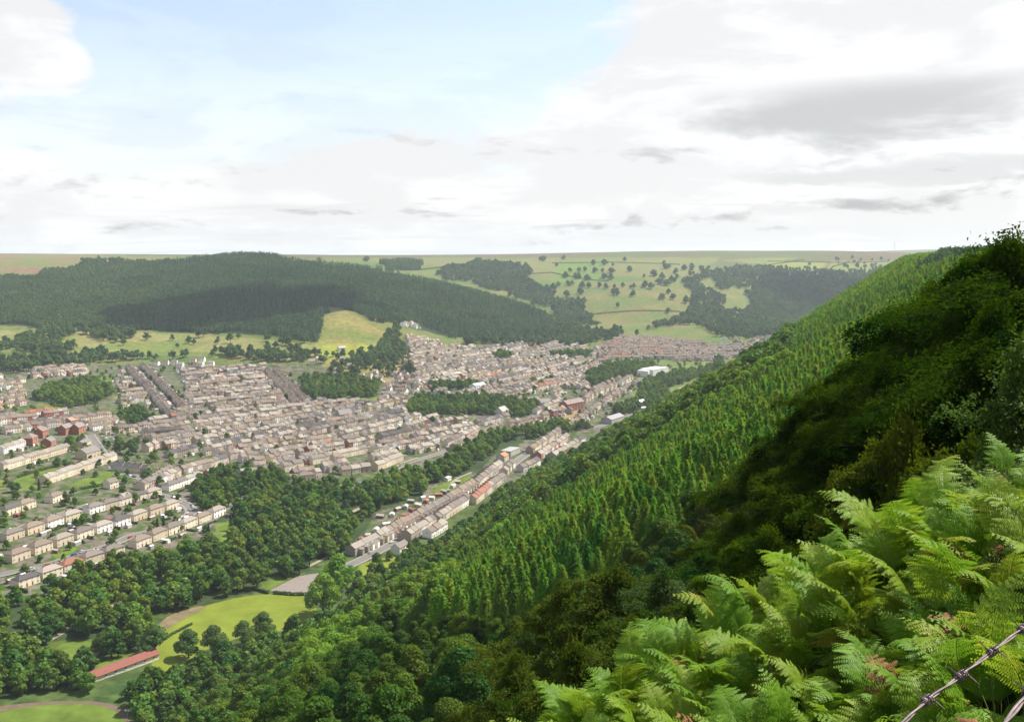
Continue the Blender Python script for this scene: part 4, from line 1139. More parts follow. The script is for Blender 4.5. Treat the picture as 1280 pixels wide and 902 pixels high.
rest = []; nind = 0
for w in WD:
    x, y, z, px, py, c = w
    r = math.hypot(x, y)
    hid = (py > 902 + 60) or px < -12 or px > 1292 or (px > 700 and py > 760)
    sc = R.uniform(.72, 1.18) * (1.0 if c < 2 else .85 if c == 2 else .55)
    if c == 1 and r < 420: sc *= .9
    if c == 1 and 400 < px < 620 and py < 745 and py > 620: sc *= .8
    if nind < 292 and not hid:
        nind += 1
        light = (c == 1 and 385 < px < 460) or (c == 1 and px > 400 and py < 760 and R.random() < .6)
        pr = PL[R.integers(2)] if light else PB[R.integers(len(PB))]
        lb, gp = place_phrase(px, py, r, int(c))
        tree_obj('broadleaf_tree', x, y, z - .2, sc, pr, lb, 'tree', gp, sxy=R.uniform(.85, 1.15))
    else: rest.append((x, y, z - .2, sc))
rest = np.array(rest)
bs = [proto_single(f'broadleaf_kind_{i}', *(lambda a: (a[0], LF_BROAD, a[1], BARK))(mk('broadfar'))) for i in range(5)]
wood('valley_woodland', rest[:, :3], rest[:, 3] * 1.2, bs, 'mass of broadleaf trees in the woods further up the valley', 'woodland')

# single trees the photo shows by themselves: (px of base, py of base, height m, prototype, leaves, label)
SOLO = [
    (404, 768, 24, 'broad', LF_LIGHT, 'huge bright yellow-green tree beside the tarmac court, lower of two'), (424, 742, 25, 'broad', LF_LIGHT, 'huge bright yellow-green tree above the court, upper of two'),
    (561, 700, 11, 'broad', LF_COPPER, 'dark purple copper beech among the trees under the plantation'), (471, 706, 9, 'broad', LF_BROAD, 'small round tree at the left edge of the little lawn'),
    (487, 700, 7, 'broad', LF_BROAD, 'small tree standing in the middle of the little lawn'), (236, 822, 15, 'broad', LF_DARKBROAD, 'solitary round tree standing at the lower edge of the playing field'),
    (194, 818, 16, 'broad', LF_DARKBROAD, 'dark round tree at the left corner of the playing field'), (268, 822, 17, 'broad', LF_DARKBROAD, 'tall dark tree beside the lower edge of the playing field'), (305, 808, 14, 'broad', LF_DARKBROAD, 'dark tree at the right part of the lower field edge'),
    (330, 796, 14, 'broad', LF_DARKBROAD, 'dark tree nearest the right corner of the playing field'), (148, 821, 14, 'tall', LF_BROAD, 'broad tree just above the red pavilion roof'), (128, 817, 12, 'broad', LF_BROAD, 'tree standing left of the track above the red pavilion'),
    (173, 812, 14, 'tall', LF_DARKBROAD, 'dark tree between the red pavilion and the field'), (106, 834, 11, 'broad', LF_DARKBROAD, 'brownish tree on the small lawn left of the pavilion'),
    (112, 843, 9, 'cypress', LF_DARKCON, 'dark pointed conifer at the left end of the red roof'), (205, 665, 12, 'cypress', LF_DARKCON, 'taller of the two pointed cypresses beside the curved road'), (197, 664, 10, 'cypress', LF_DARKCON, 'shorter of the two pointed cypresses beside the curved road'),
    (289, 663, 12, 'cypress', LF_DARKCON, 'fat pointed cypress alone on the lawn beyond the last houses'), (261, 668, 8, 'cypress', LF_DARKCON, 'small dark cypress in the gardens near the last houses'), (49, 612, 9, 'cypress', LF_DARKCON, 'dark cypress at the near end of the long terrace'),
    (184, 606, 13, 'broad', LF_DARKBROAD, 'large dark round tree above the curved road houses'), (82, 632, 12, 'tall', LF_DARKBROAD, 'dark tree right of the lone house above the lane'), (150, 567, 16, 'broad', LF_BROAD, 'big bright round tree beside the slate roofs'), (165, 568, 15, 'broad', LF_DARKBROAD, 'dark twin of the bright round tree by the slate roofs'),
    (88, 558, 12, 'broad', LF_BROAD, 'green tree in front of the red brick blocks'), (72, 583, 9, 'broad', LF_DARKBROAD, 'dark tree on the green behind the long terrace'), (82, 586, 9, 'broad', LF_DARKBROAD, 'second dark tree on the green behind the long terrace'),
    (15, 615, 9, 'broad', LF_DARKBROAD, 'dark bushy tree at the left edge below the green'), (337, 549, 6.5, 'broad', LF_DARKBROAD, 'round dark bush among the pale terraces of the centre'), (425, 523, 12, 'cypress', LF_DARKCON, 'dark upright conifer standing by the chapel in town'),
    (385, 512, 9, 'broad', LF_BROAD, 'tree at the foot of the second straight hill street'), (520, 685, 8, 'broad', LF_DARKBROAD, 'dark tree at the end of the facing row by the lawn'), (508, 728, 15, 'broad', LF_DARKBROAD, 'dark rounded tree at the right edge of the little lawn'),
]
KL = {}
for px, py, h, kd, lf, lb in SOLO:
    x, y, z = ground([px], [py], 380)
    key = (kd, lf.name)
    if key not in KL: KL[key] = pairs('solo_' + kd + lf.name, kd, lf, 1)[0]
    base = {'broad': 12, 'tall': 15, 'cypress': 11}[kd]
    tree_obj('cypress_tree' if kd == 'cypress' else 'broadleaf_tree', x[0], y[0], z[0] - .2, h / base, KL[key], lb, 'tree')

# ------------------------------------------------------------------ larch plantation on the near hillside
Z_LARCH = [(1200, 322), (1130, 330), (1060, 372), (960, 440), (880, 486), (800, 532), (700, 588), (650, 620), (600, 655), (560, 700), (520, 770), (540, 796), (620, 800), (700, 792), (770, 780), (860, 760), (940, 700), (1080, 560), (1200, 420), (1330, 360), (1330, 318)]
gapz = [[(945, 480), (1060, 440), (1075, 450), (960, 500)]]
P = scatter(Z_LARCH, 3.15, 120, 1450, jit=.5, bbox=(-120, 700, 60, 1420))
P = P[(hill(P[:, 0], P[:, 1]) > tps(P[:, 0], P[:, 1]) - 2)]
# those behind the near beeches are never seen
P = P[~((P[:, 3] > 1010) & (P[:, 4] > 540))]
rL = np.hypot(P[:, 0], P[:, 1]); P = P[np.argsort(rL)]; rL = np.sort(rL)
NL = 290
PLN = pairs('larch_near', 'larchnear', LF_LARCH, 4)
LTXT = lambda px, py: ('front edge larch with bare lower trunk above the open gully' if py > 745 and px < 740 else 'near larch low in the plantation under the brown bushes' if px > 740 and py > 640 else 'larch in the dense lower part of the plantation')
for i in range(min(NL, len(P))):
    x, y, z, px, py = P[i]; t = LTXT(px, py)
    tree_obj('larch_tree', x, y, z - .3, R.uniform(.34, .52), PLN[i % 4], t, 'tree', 'larches: ' + t.split(' in ')[0][:30])
Q = P[NL:]; rQ = rL[NL:]
lm = [proto_single(f'larch_kind_{i}', *(lambda a: (a[0], LF_LARCH, a[1], BARK))(mk('larch'))) for i in range(5)]
lf_ = [proto_single(f'larch_far_kind_{i}', *(lambda a: (a[0], LF_LARCH, a[1], BARK))(mk('larchfar'))) for i in range(5)]
k = rQ < 560
Q0 = Q[k]; Q1 = Q[~k]
drk = lambda A: (A[:, 3] > 950) & (A[:, 4] < 520) & (A[:, 4] > 1040 - A[:, 3] * .60)  # band of darker trees that stands in for the gully's shadow
wood('larch_plantation', Q0[:, :3], R.uniform(.34, .54, len(Q0)), lm, 'dense bright green larch plantation covering the steep near slope', 'plantation')
dk = drk(Q1)
wood('far_larch_plantation', Q1[~dk][:, :3], R.uniform(.38, .64, len(Q1[~dk])), lf_, 'bright larch slope further along the valley side', 'plantation')
wood('gully_shade_band', Q1[dk][:, :3], R.uniform(.55, .85, dk.sum()), sp, 'dark conifers standing in for the shaded gully on the upper near slope', 'plantation')


# ------------------------------------------------------------------ trees on the open bank below the camera
PN = pairs('bank', 'near', LF_BANK, 3) + pairs('bank_feathery', 'nearf', LF_BANK, 3)
PO = pairs('bank_olive', 'near', LF_OLIVE, 2)
Z_BANK = [(150, 870), (200, 850), (300, 815), (395, 778), (480, 770), (520, 790), (620, 806), (720, 790), (765, 755), (800, 715), (850, 680), (960, 600), (1040, 560), (1040, 2600), (-200, 2600), (100, 920)]
P = scatter(Z_BANK, 6.2, 46, 300, bbox=(-190, 110, 30, 290), jit=.4)
P = P[np.argsort(np.hypot(P[:, 0], P[:, 1]))]
nb = 0
for x, y, z, px, py in P:
    r = math.hypot(x, y); h = R.uniform(6.5, 10.5) if r > 90 else R.uniform(5, 8)
    tx, ty = to_px(x, y, z + h)
    if ty > 925 or tx < -60 or tx > 1080: continue
    if tx > 740: h *= .8
    lim = 775 + max(0, (tx - 520)) * -.02
    if 470 < tx < 760 and ty < 782: h *= .6
    ol = tx > 600 and R.random() < .5
    t = ('sunlit feathery tree on the bank at the bottom of the view' if tx < 400 else 'dark leafy tree on the bank under the gully') if not ol else 'olive brown bushy tree on the bank beside the bracken'
    tree_obj('bank_tree', x, y, z - .3, h / 11, (PO[R.integers(2)] if ol else PN[R.integers(6)]), t, 'tree', 'bank trees: ' + t.split(' on ')[0]); nb += 1


# ------------------------------------------------------------------ the dark beeches on the right
def crown_beech(h, w, nq, qs, seed, dens=1.0):
    """layered branches carrying flat drooping sprays"""
    tr = MB(); r0 = h * .018
    tr.tube([(0, 0, -1.5), (0, 0, h * .2), (.25, .1, h * .5), (-.1, .2, h * .7), (0, 0, h * .86)], [r0 * 1.3, r0, r0 * .7, r0 * .35, r0 * .06], 8)
    Ps = []; Ns = []
    nb_ = 30
    for i in range(nb_):
        t = (i + .5) / nb_; z0 = h * (.08 + .86 * t); a = i * 2.4 + R.uniform(-.5, .5)
        prof = (math.sin(PI * (.12 + .84 * t)) ** .75) * (1.05 - .35 * t)
        Lb = w * .5 * prof * R.uniform(.75, 1.2)
        rise = .30 + .5 * t
        pts = []
        for s in np.linspace(0, 1, 6):
            pts.append((Lb * s * math.cos(a + .25 * s), Lb * s * math.sin(a + .25 * s), z0 + Lb * (rise * s - .42 * s * s)))
        if True: tr.tube(pts, [r0 * .45 * (1 - s * .85) * (1.1 - t * .6) for s in np.linspace(0, 1, 6)], 4)
        # sprays
        ns = max(3, int(8 * Lb / (w * .5)))
        for k_ in range(ns):
            s = R.uniform(.3, 1.05); cx_ = Lb * s * math.cos(a + .25 * s); cy_ = Lb * s * math.sin(a + .25 * s); cz_ = z0 + Lb * (rise * s - .42 * s * s)
            m_ = int(nq / (nb_ * 6)); aa_ = a + R.uniform(-.8, .8); ln = w * .20 * R.uniform(.6, 1.3)
            u = R.uniform(0, 1, m_) ** .8; v = R.normal(0, .33, m_) * (1.05 - u * .8)
            dx_ = ln * u; dy_ = ln * v
            P_ = np.stack([cx_ + dx_ * math.cos(aa_) - dy_ * math.sin(aa_), cy_ + dx_ * math.sin(aa_) + dy_ * math.cos(aa_), cz_ + .035 * ln * R.normal(size=m_) - .28 * ln * u ** 2 - .18 * np.abs(dy_) + .05 * ln * np.sin(u * 9 + v * 7) + R.uniform(-.1, .1)], 1)
            Ps.append(P_); Ns.append(np.stack([R.normal(0, .28, m_) + .15 * math.cos(aa_), R.normal(0, .28, m_) + .15 * math.sin(aa_), np.ones(m_)], 1))
    for k_ in range(22):      # the leading shoots close the top of the crown
        q_ = R.random(); m_ = int(nq / 150); zc = h * (.80 + .17 * q_); rr_ = w * .13 * (1.1 - q_); a = R.uniform(0, 2 * PI)
        P_ = np.stack([rr_ * math.cos(a) + R.normal(0, w * .022, m_), rr_ * math.sin(a) + R.normal(0, w * .022, m_), zc + R.normal(0, h * .018, m_)], 1)
        Ps.append(P_); Ns.append(R.normal(size=P_.shape) * .5 + np.array([0, 0, .8]))
    P_ = np.concatenate(Ps); N_ = np.concatenate(Ns)
    return leafquads(P_, N_, qs * R.uniform(.7, 1.3, len(P_)), asp=.55), tr


BE = {}
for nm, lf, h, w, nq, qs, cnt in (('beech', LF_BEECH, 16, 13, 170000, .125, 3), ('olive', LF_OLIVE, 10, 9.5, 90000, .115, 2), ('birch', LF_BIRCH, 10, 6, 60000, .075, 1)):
    BE[nm] = []
    for i in range(cnt):
        qd, tr = crown_beech(h, w, nq, qs, i); BE[nm].append((proto_pair(nm, qd, lf, tr, BARKD), h))
# (px of top, py of top, distance, kind, width factor, label)
NEAR = [
    (1268, 284, 36, 'beech', 1.25, 'tallest dark beech, its reddish tips highest against the sky'), (1222, 318, 39, 'beech', 1.1, 'dark beech with crown on the skyline, left of the tallest'), (1165, 352, 44, 'beech', 1.05, 'dark beech whose crown top meets the hill crest'),
    (1118, 392, 50, 'beech', 1.05, 'dark beech with bright left tips under the hill crest'), (1065, 450, 52, 'beech', 1.0, 'dark beech with yellow-green tips above the larches'), (1000, 505, 54, 'beech', 1.0, 'beech with layered branches reaching toward the larches'),
    (952, 556, 56, 'beech', .95, 'lower beech at the left of the dark group'), (1085, 500, 38, 'beech', 1.0, 'shaded beech in the middle of the dark group'), (1180, 430, 33, 'beech', 1.0, 'shaded beech under the tallest crown'), (1250, 380, 29, 'beech', .9, 'shaded beech near the right edge'),
    (1015, 590, 42, 'beech', .9, 'beech with drooping sprays above the bracken, left group'), (925, 640, 50, 'beech', .85, 'beech nearest the brown bushes'), (1130, 520, 26, 'olive', .7, 'thin brownish conifer-like tree above the bracken'), (1215, 545, 20, 'olive', .6, 'brown leafless-looking bush above the bracken edge'),
    (880, 690, 45, 'olive', 1.0, 'bushy olive tree right of the tawny bush'), (775, 705, 46, 'olive', 1.25, 'wide tawny topped bush below the larches'), (705, 735, 48, 'olive', 1.1, 'olive bush at the left end of the tawny group'), (830, 700, 40, 'birch', 1.2, 'small light green tree beside the tawny bush'),
    (960, 655, 34, 'beech', .7, 'dark low beech behind the bracken fronds'), (870, 745, 32, 'olive', .9, 'dark shrub behind the lower bracken'), (790, 770, 33, 'olive', .9, 'olive shrub left above the bracken'), (720, 800, 32, 'olive', .85, 'olive shrub at the lower left of the bracken'),
    (1285, 400, 17, 'birch', .9, 'birch with glinting small leaves at the right edge'), (1300, 520, 14, 'birch', .8, 'lower birch at the right edge above the bracken'), (645, 812, 40, 'olive', .8, 'greyish shrub low beside the bracken'), (1040, 640, 28, 'beech', .6, 'deep shaded beech behind the tall frond'),
    (660, 860, 34, 'olive', .7, 'shrub at the bottom edge left of the bracken')]
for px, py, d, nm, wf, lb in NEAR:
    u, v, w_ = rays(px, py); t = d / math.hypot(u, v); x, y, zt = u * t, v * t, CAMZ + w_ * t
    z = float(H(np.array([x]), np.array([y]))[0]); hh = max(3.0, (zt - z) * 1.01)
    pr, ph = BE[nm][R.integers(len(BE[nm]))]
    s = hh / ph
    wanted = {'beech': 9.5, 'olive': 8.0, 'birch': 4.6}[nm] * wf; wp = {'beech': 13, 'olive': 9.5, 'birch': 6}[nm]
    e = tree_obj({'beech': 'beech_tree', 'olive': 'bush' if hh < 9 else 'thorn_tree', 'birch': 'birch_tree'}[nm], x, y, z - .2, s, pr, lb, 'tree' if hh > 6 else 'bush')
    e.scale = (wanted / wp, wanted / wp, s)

# ------------------------------------------------------------------ sheets, roads, special buildings
import bmesh
M_TURF = plain('mown_turf', (.120, .150, .018), .95, .24, .06, .1, detail=9)
M_TURF2 = plain('worn_turf', (.078, .115, .018), .95, .34, .10, .1, detail=9)
M_TARMAC = plain('tarmac', (.165, .138, .122), .9, .08, .3)
M_ASPH = plain('asphalt', (.12, .11, .10), .9, .15, .4)
M_PAVE = plain('pavement', (.19, .175, .155), .9, .12, .5)
M_CINDER = plain('cinder_track', (.10, .072, .05), .95, .2, .3)
M_SOIL = plain('bare_soil', (.13, .10, .05), .95, .3, .15)
M_TRACK = plain('stony_track', (.20, .18, .12), .95, .25, .3)
M_WALLST = plain('stone_wall', (.26, .23, .19), .95, .2, .5)
M_HEDGE = foliage('hedge_leaves', (.016, .045, .008), (.040, .080, .014), .2, .02, .1, gloss=.04)
M_FENCE = plain('dark_fence', (.05, .04, .03), .9, .2, 1)


def sheet(name, poly_xy, mat, off, label=None):
    bm = bmesh.new()
    vs = [bm.verts.new((x, y, 0)) for x, y in poly_xy]; bm.faces.new(vs)
    bmesh.ops.triangulate(bm, faces=bm.faces[:])
    for _ in range(7):
        le = [e for e in bm.edges if e.calc_length() > 7]
        if not le: break
        bmesh.ops.subdivide_edges(bm, edges=le, cuts=1); bmesh.ops.triangulate(bm, faces=[f for f in bm.faces if len(f.verts) > 3])
    c = np.array([v.co[:2] for v in bm.verts]); z = H(c[:, 0], c[:, 1])
    for v, q_ in zip(bm.verts, z): v.co.z = q_ + off
    bmesh.ops.recalc_face_normals(bm, faces=bm.faces[:])
    if sum(f.normal.z for f in bm.faces) < 0: bmesh.ops.reverse_faces(bm, faces=bm.faces[:])
    me = bpy.data.meshes.new(name); bm.to_mesh(me); bm.free(); me.materials.append(mat)
    return tag(link(bpy.data.objects.new(name, me)), label, kind='structure')


def smooth_poly(pts, it=2):
    for _ in range(it):
        pts = [q_ for i in range(len(pts)) for q_ in ((.75 * pts[i][0] + .25 * pts[(i + 1) % len(pts)][0], .75 * pts[i][1] + .25 * pts[(i + 1) % len(pts)][1]), (.25 * pts[i][0] + .75 * pts[(i + 1) % len(pts)][0], .25 * pts[i][1] + .75 * pts[(i + 1) % len(pts)][1]))]
    return pts


def gxy(poly, rmin=380):
    x, y, z = ground([p[0] for p in poly], [p[1] for p in poly], rmin); return list(zip(x, y))


def dens_line(pts, step=5.0, smooth=True):
    if smooth and len(pts) > 2:
        q_ = [pts[0]]
        for i in range(len(pts) - 1): q_ += [(.75 * pts[i][0] + .25 * pts[i + 1][0], .75 * pts[i][1] + .25 * pts[i + 1][1]), (.25 * pts[i][0] + .75 * pts[i + 1][0], .25 * pts[i][1] + .75 * pts[i + 1][1])]
        pts = q_ + [pts[-1]]
    out = []
    for a_, b_ in zip(pts[:-1], pts[1:]):
        n = max(1, int(math.hypot(b_[0] - a_[0], b_[1] - a_[1]) / step))
        out += [(a_[0] + (b_[0] - a_[0]) * i / n, a_[1] + (b_[1] - a_[1]) * i / n) for i in range(n)]
    return out + [pts[-1]]


def strip(name, line, w, mat, off, shift=0.0, th=0.0):
    L = np.array(line); d = np.gradient(L, axis=0); d /= np.linalg.norm(d, axis=1, keepdims=True) + 1e-9
    nrm = np.stack([-d[:, 1], d[:, 0]], 1)
    A = L + nrm * (shift - w / 2); B = L + nrm * (shift + w / 2)
    z = H(L[:, 0], L[:, 1]) + off
    b = MB(); n = len(L)
    for i in range(n - 1):
        p = [(A[i][0], A[i][1], z[i]), (A[i + 1][0], A[i + 1][1], z[i + 1]), (B[i + 1][0], B[i + 1][1], z[i + 1]), (B[i][0], B[i][1], z[i])]
        b.poly(p[::-1])
        if th:
            lo = [(q_[0], q_[1], q_[2] - th) for q_ in p]
            b.poly([p[0], p[1], lo[1], lo[0]]); b.poly([p[2], p[3], lo[3], lo[2]])
    return tag(b.build(name, mat), kind='structure')


sheet('playing_field', smooth_poly(gxy([(188, 838), (192, 806), (205, 786), (245, 760), (290, 748), (330, 742), (392, 742), (396, 752), (394, 776), (365, 786), (330, 792), (285, 800), (245, 818), (215, 842)]), 1), M_TURF, .14)
sheet('bare_soil_bank', smooth_poly(gxy([(196, 782), (212, 768), (246, 757), (262, 758), (228, 774), (200, 792)]), 1), M_SOIL, .22)
sheet('oval_track', smooth_poly(gxy([(-120, 930), (-90, 900), (-20, 884), (60, 876), (115, 875), (150, 882), (166, 895), (172, 915), (160, 960), (0, 1000), (-120, 980)]), 2), M_CINDER, .12)
sheet('oval_pitch', smooth_poly(gxy([(-105, 935), (-78, 905), (0, 889), (55, 880.5), (108, 878.5), (142, 886), (157, 900), (160, 920), (140, 955), (0, 985), (-100, 970)]), 2), M_TURF2, .24)
sheet('tarmac_court', gxy([(337, 738), (372, 720), (398, 716), (400, 742), (378, 743)]), M_TARMAC, .14)
for pl in ([(60, 842), (66, 812), (80, 802), (118, 800), (122, 822), (100, 840)], [(112, 846), (120, 828), (182, 813), (196, 822), (150, 842)], [(450, 706), (470, 698), (499, 695), (494, 709), (470, 722), (446, 722)], [(330, 734), (352, 722), (372, 718), (350, 730), (337, 738)],
           [(540, 612), (560, 601), (592, 594), (578, 605), (548, 621)]):
    sheet('lawn', smooth_poly(gxy(pl), 1), M_TURF2 if pl[0][0] != 450 else M_TURF, .12)
for pl in ([(14, 609), (26, 594), (68, 584), (80, 590), (76, 599), (42, 611)], [(84, 606), (110, 596), (150, 585), (163, 590), (154, 598), (116, 611)], [(28, 512), (60, 504), (81, 503), (76, 511)], [(112, 471), (156, 470), (156, 477), (114, 478)],
           [(268, 690), (270, 660), (284, 652), (298, 664), (292, 690)], [(64, 690), (90, 683), (100, 682), (92, 690), (68, 699)]):
    sheet('lawn', smooth_poly(gxy(pl), 1), M_TURF2, .10)

ROADS = [([(-40, 730), (0, 718), (60, 706), (100, 693), (143, 680), (165, 669), (196, 662), (216, 656), (234, 647), (241, 638), (232, 629), (215, 623), (197, 618)], 6.0, True), ([(-40, 680), (0, 668), (60, 648), (116, 629)], 5.0, True),
         ([(250, 668), (262, 652), (276, 640), (291, 628), (306, 620), (326, 614)], 7.5, False), ([(112, 543), (119, 553), (126, 564), (134, 574), (150, 590), (186, 600)], 7.0, True), ([(186, 600), (225, 600), (262, 586), (300, 588)], 5.5, True),
         ([(425, 712), (442, 704), (470, 690), (500, 675), (535, 654), (562, 637), (590, 618), (622, 596), (645, 577), (668, 561), (700, 540), (745, 534)], 6.5, True), ([(490, 588), (510, 578), (532, 572), (567, 561), (620, 537)], 6.0, True),
         ([(169, 461), (222, 519)], 6.0, True), ([(339, 464), (379, 508)], 6.0, True), ([(-40, 742), (20, 722), (60, 712)], 4, False), ([(505, 470), (515, 450), (516, 430)], 6, False), ([(594, 478), (606, 460), (612, 448)], 6, False), ([(745, 534), (790, 520), (812, 508)], 6, True)]
for ln, w, kerb in ROADS:
    L = dens_line(gxy(ln))
    strip('road', L, w, M_ASPH, .16)
    if kerb:
        strip('pavement', L, 1.6, M_PAVE, .29, w / 2 + .8, .13); strip('pavement', L, 1.6, M_PAVE, .29, -w / 2 - .8, .13)
for ln, w in (([(60, 800), (112, 770), (150, 753), (187, 739), (240, 721), (288, 704)], 4.5), ([(385, 708), (420, 690)], 3), ([(92, 842), (112, 826), (122, 815)], 2.5), ([(560, 612), (566, 600), (590, 590)], 3), ([(440, 640), (462, 628), (490, 618)], 4)):
    strip('track', dens_line(gxy(ln)), w, M_TRACK, .15)


def special(name, px, py, w, d, e, g, toward, wall, roof, label, hip=False, flat=False, wins=0, floors=2, o=.3):
    """one larger building: px,py its middle on the ground, its long side along the line to `toward`"""
    x, y, z = ground([px, toward[0]], [py, toward[1]], 380)
    a = math.atan2(y[1] - y[0], x[1] - x[0])
    t = empty(name, (x[0], y[0], z[0]), a)
    if flat:
        b = MB(); b.box(-w / 2, w / 2, -d / 2, d / 2, -1.5, e); q1 = b.build('walls', M_WALL, t)
        b = MB(); b.box(-w / 2 - .2, w / 2 + .2, -d / 2 - .2, d / 2 + .2, e + .003, e + .5); q2 = b.build('roof', M_ROOF, t)
    else:
        q1 = walls_mb(w, d, e, g, hip).build('walls', M_WALL, t); q2 = roof_mb(w, d, e, g, hip, o).build('roof', M_ROOF, t)
    q1.color = (*wall, 1); q2.color = (*roof, 1)
    for s, ry in ((-1, 0), (1, PI)):
        for i in range(wins):
            for f_ in range(floors):
                xx = -w / 2 + w * (i + .5) / wins
                wo = bpy.data.objects.new('window', WIN); wo.location = (xx, s * (d / 2 + .01), 1.6 + f_ * 2.6); wo.rotation_euler = (0, 0, ry); link(wo, t)
    tag(t, label, 'building')
    return t


RB = (.28, .10, .055); SL = (.15, .135, .13); CR = (.46, .37, .22)
pv = special('sports_pavilion', 152, 836, 36, 7.5, 2.9, 4.6, (186, 824), (.6, .55, .48), (.17, .058, .042), 'long low pavilion with a red tiled roof beside the oval pitch', wins=7, floors=1, o=.6)
special('brick_flats', 38, 556, 13, 10, 8, 11.5, (55, 548), RB, (.17, .13, .11), 'orange brick flats block, leftmost of the brick group', hip=True, wins=3, floors=3)
special('brick_flats', 61, 560, 12, 10, 7.5, 11, (75, 553), RB, SL, 'orange brick flats block with dark gable, second of the group', wins=3, floors=3)
special('brick_flats', 52, 546, 12, 9, 7, 10, (65, 541), RB, (.17, .13, .11), 'brick flats block behind the first two orange blocks', wins=3)
special('brick_flats', 82, 542, 13, 9, 7, 10.5, (95, 538), RB, (.17, .15, .14), 'red brick block, left one of the upper pair', wins=3)
special('brick_flats', 98, 541, 13, 9, 7, 10.5, (110, 537), RB, (.17, .15, .14), 'red brick block, right one of the upper pair', wins=3)
special('brick_house', 78, 563, 13, 8, 3.5, 6, (92, 558), RB, SL, 'low brick house at the foot of the orange flats', wins=3, floors=1)
special('church_hall', 110, 571, 19, 13, 5.5, 9.5, (124, 567), CR, SL, 'cream hall with broad grey roof beside the road bend', wins=4)
special('church_hall', 104, 556, 17, 9, 3.4, 5.2, (114, 551), CR, SL, 'low grey roofed hall above the cream hall', wins=3, floors=1)
special('community_hall', 93, 528, 22, 10, 4, 7, (105, 525), (.30, .12, .08), (.26, .17, .13), 'brick hall with pale roof above the flats', wins=4, floors=1)
special('factory', 818, 468, 44, 24, 10, 11, (834, 465), (.66, .66, .64), (.55, .55, .54), 'big white factory block in the wood at the valley head', flat=True, wins=6)
special('factory_wing', 806, 470, 20, 18, 9, 10, (815, 467), (.60, .60, .58), (.45, .45, .45), 'lower pale wing at the left side of the white factory', flat=True)
special('white_workshop', 803, 505, 27, 15, 4.5, 6.5, (812, 502), (.28, .27, .27), (.62, .61, .58), 'workshop with a white roof near the plantation edge', wins=4, floors=1)
special('loading_shed', 800, 512, 22, 5, 2.6, 3.6, (812, 510), (.3, .3, .3), (.55, .54, .52), 'long low shed with pale roof below the white workshop')
special('warehouse', 766, 526, 34, 14, 4.5, 7.5, (783, 519), (.34, .31, .28), (.22, .215, .23), 'grey warehouse roof at the bottom of the upper town', wins=4, floors=1)
for k_ in range(3): special('brick_chapel', 708 + 7 * k_, 513 - 1.4 * k_, 11, 13, 9, 13, (718 + 7 * k_, 511 - 1.4 * k_), (.27, .085, .06), (.19, .14, .125), f"dark red brick gabled chapel block, {('left', 'middle', 'right')[k_]} of three", wins=2, floors=3)
special('tall_brick_house', 691, 521, 9, 9, 8, 10, (700, 519), (.27, .09, .07), SL, 'narrow red brick house below the chapel blocks', wins=2, floors=3)
special('market_hall', 664, 507, 20, 14, 7, 11, (676, 506), (.50, .38, .12), SL, 'yellow walled hall with dark slate roof by the town wood', wins=4)
special('market_hall', 680, 508, 16, 12, 6, 10, (690, 507), (.42, .36, .30), SL, 'grey walled hall beside the yellow one', wins=3)
special('chapel', 627, 521, 14, 11, 8, 12.5, (640, 517), (.42, .38, .32), (.30, .27, .25), 'tall grey chapel gable at the right end of the town wood', wins=3)
special('supermarket', 563, 472, 34, 14, 6, 8, (580, 470), (.46, .36, .24), (.33, .28, .24), 'long buff hall in the upper town', wins=6, floors=1)
special('white_hall', 597, 487, 22, 12, 7, 9.5, (610, 485), (.62, .61, .60), (.45, .44, .43), 'white hall above the town wood', wins=4)
special('club_house', 628, 575, 11, 9, 5, 7.5, (636, 571), (.45, .40, .33), (.38, .15, .06), 'house with a bright orange tiled roof by the plantation', wins=2)
special('depot', 638, 567, 22, 11, 4.5, 5.2, (652, 561), (.36, .34, .32), (.27, .26, .26), 'flat grey roofed depot behind the orange roof', flat=True, wins=3, floors=1)
special('chapel', 430, 523, 16, 10, 6, 11, (442, 521), (.30, .26, .22), (.17, .15, .15), 'stone chapel beside the dark upright conifer', wins=3)
special('school', 372, 512, 26, 11, 6, 8.5, (384, 511), (.32, .26, .2), (.2, .16, .14), 'long building at the foot of the second hill street', wins=5)
special('white_cottage', 500, 690, 12, 7, 5, 7.6, (507, 686), (.60, .56, .47), (.15, .12, .11), 'cream gabled cottage above the little lawn', wins=3)
special('shed', 302, 722, 5, 4, 2.2, 3.2, (308, 720), (.5, .48, .44), (.3, .28, .26), 'small pale shed by the track through the wood')
special('hut', 559, 600, 7, 5, 2.6, 3.6, (566, 597), (.6, .58, .55), (.4, .38, .36), 'small white hut on the meadow opposite the street')
special('white_barn', 400, 451, 12, 8, 5, 7, (408, 450), (.62, .6, .56), (.3, .27, .25), 'white farmhouse on the hillside above the town')
special('farm_building', 427, 438, 12, 8, 5, 7, (436, 437), (.62, .6, .56), (.34, .3, .27), 'pale farmhouse on the spur above the dark spruces')

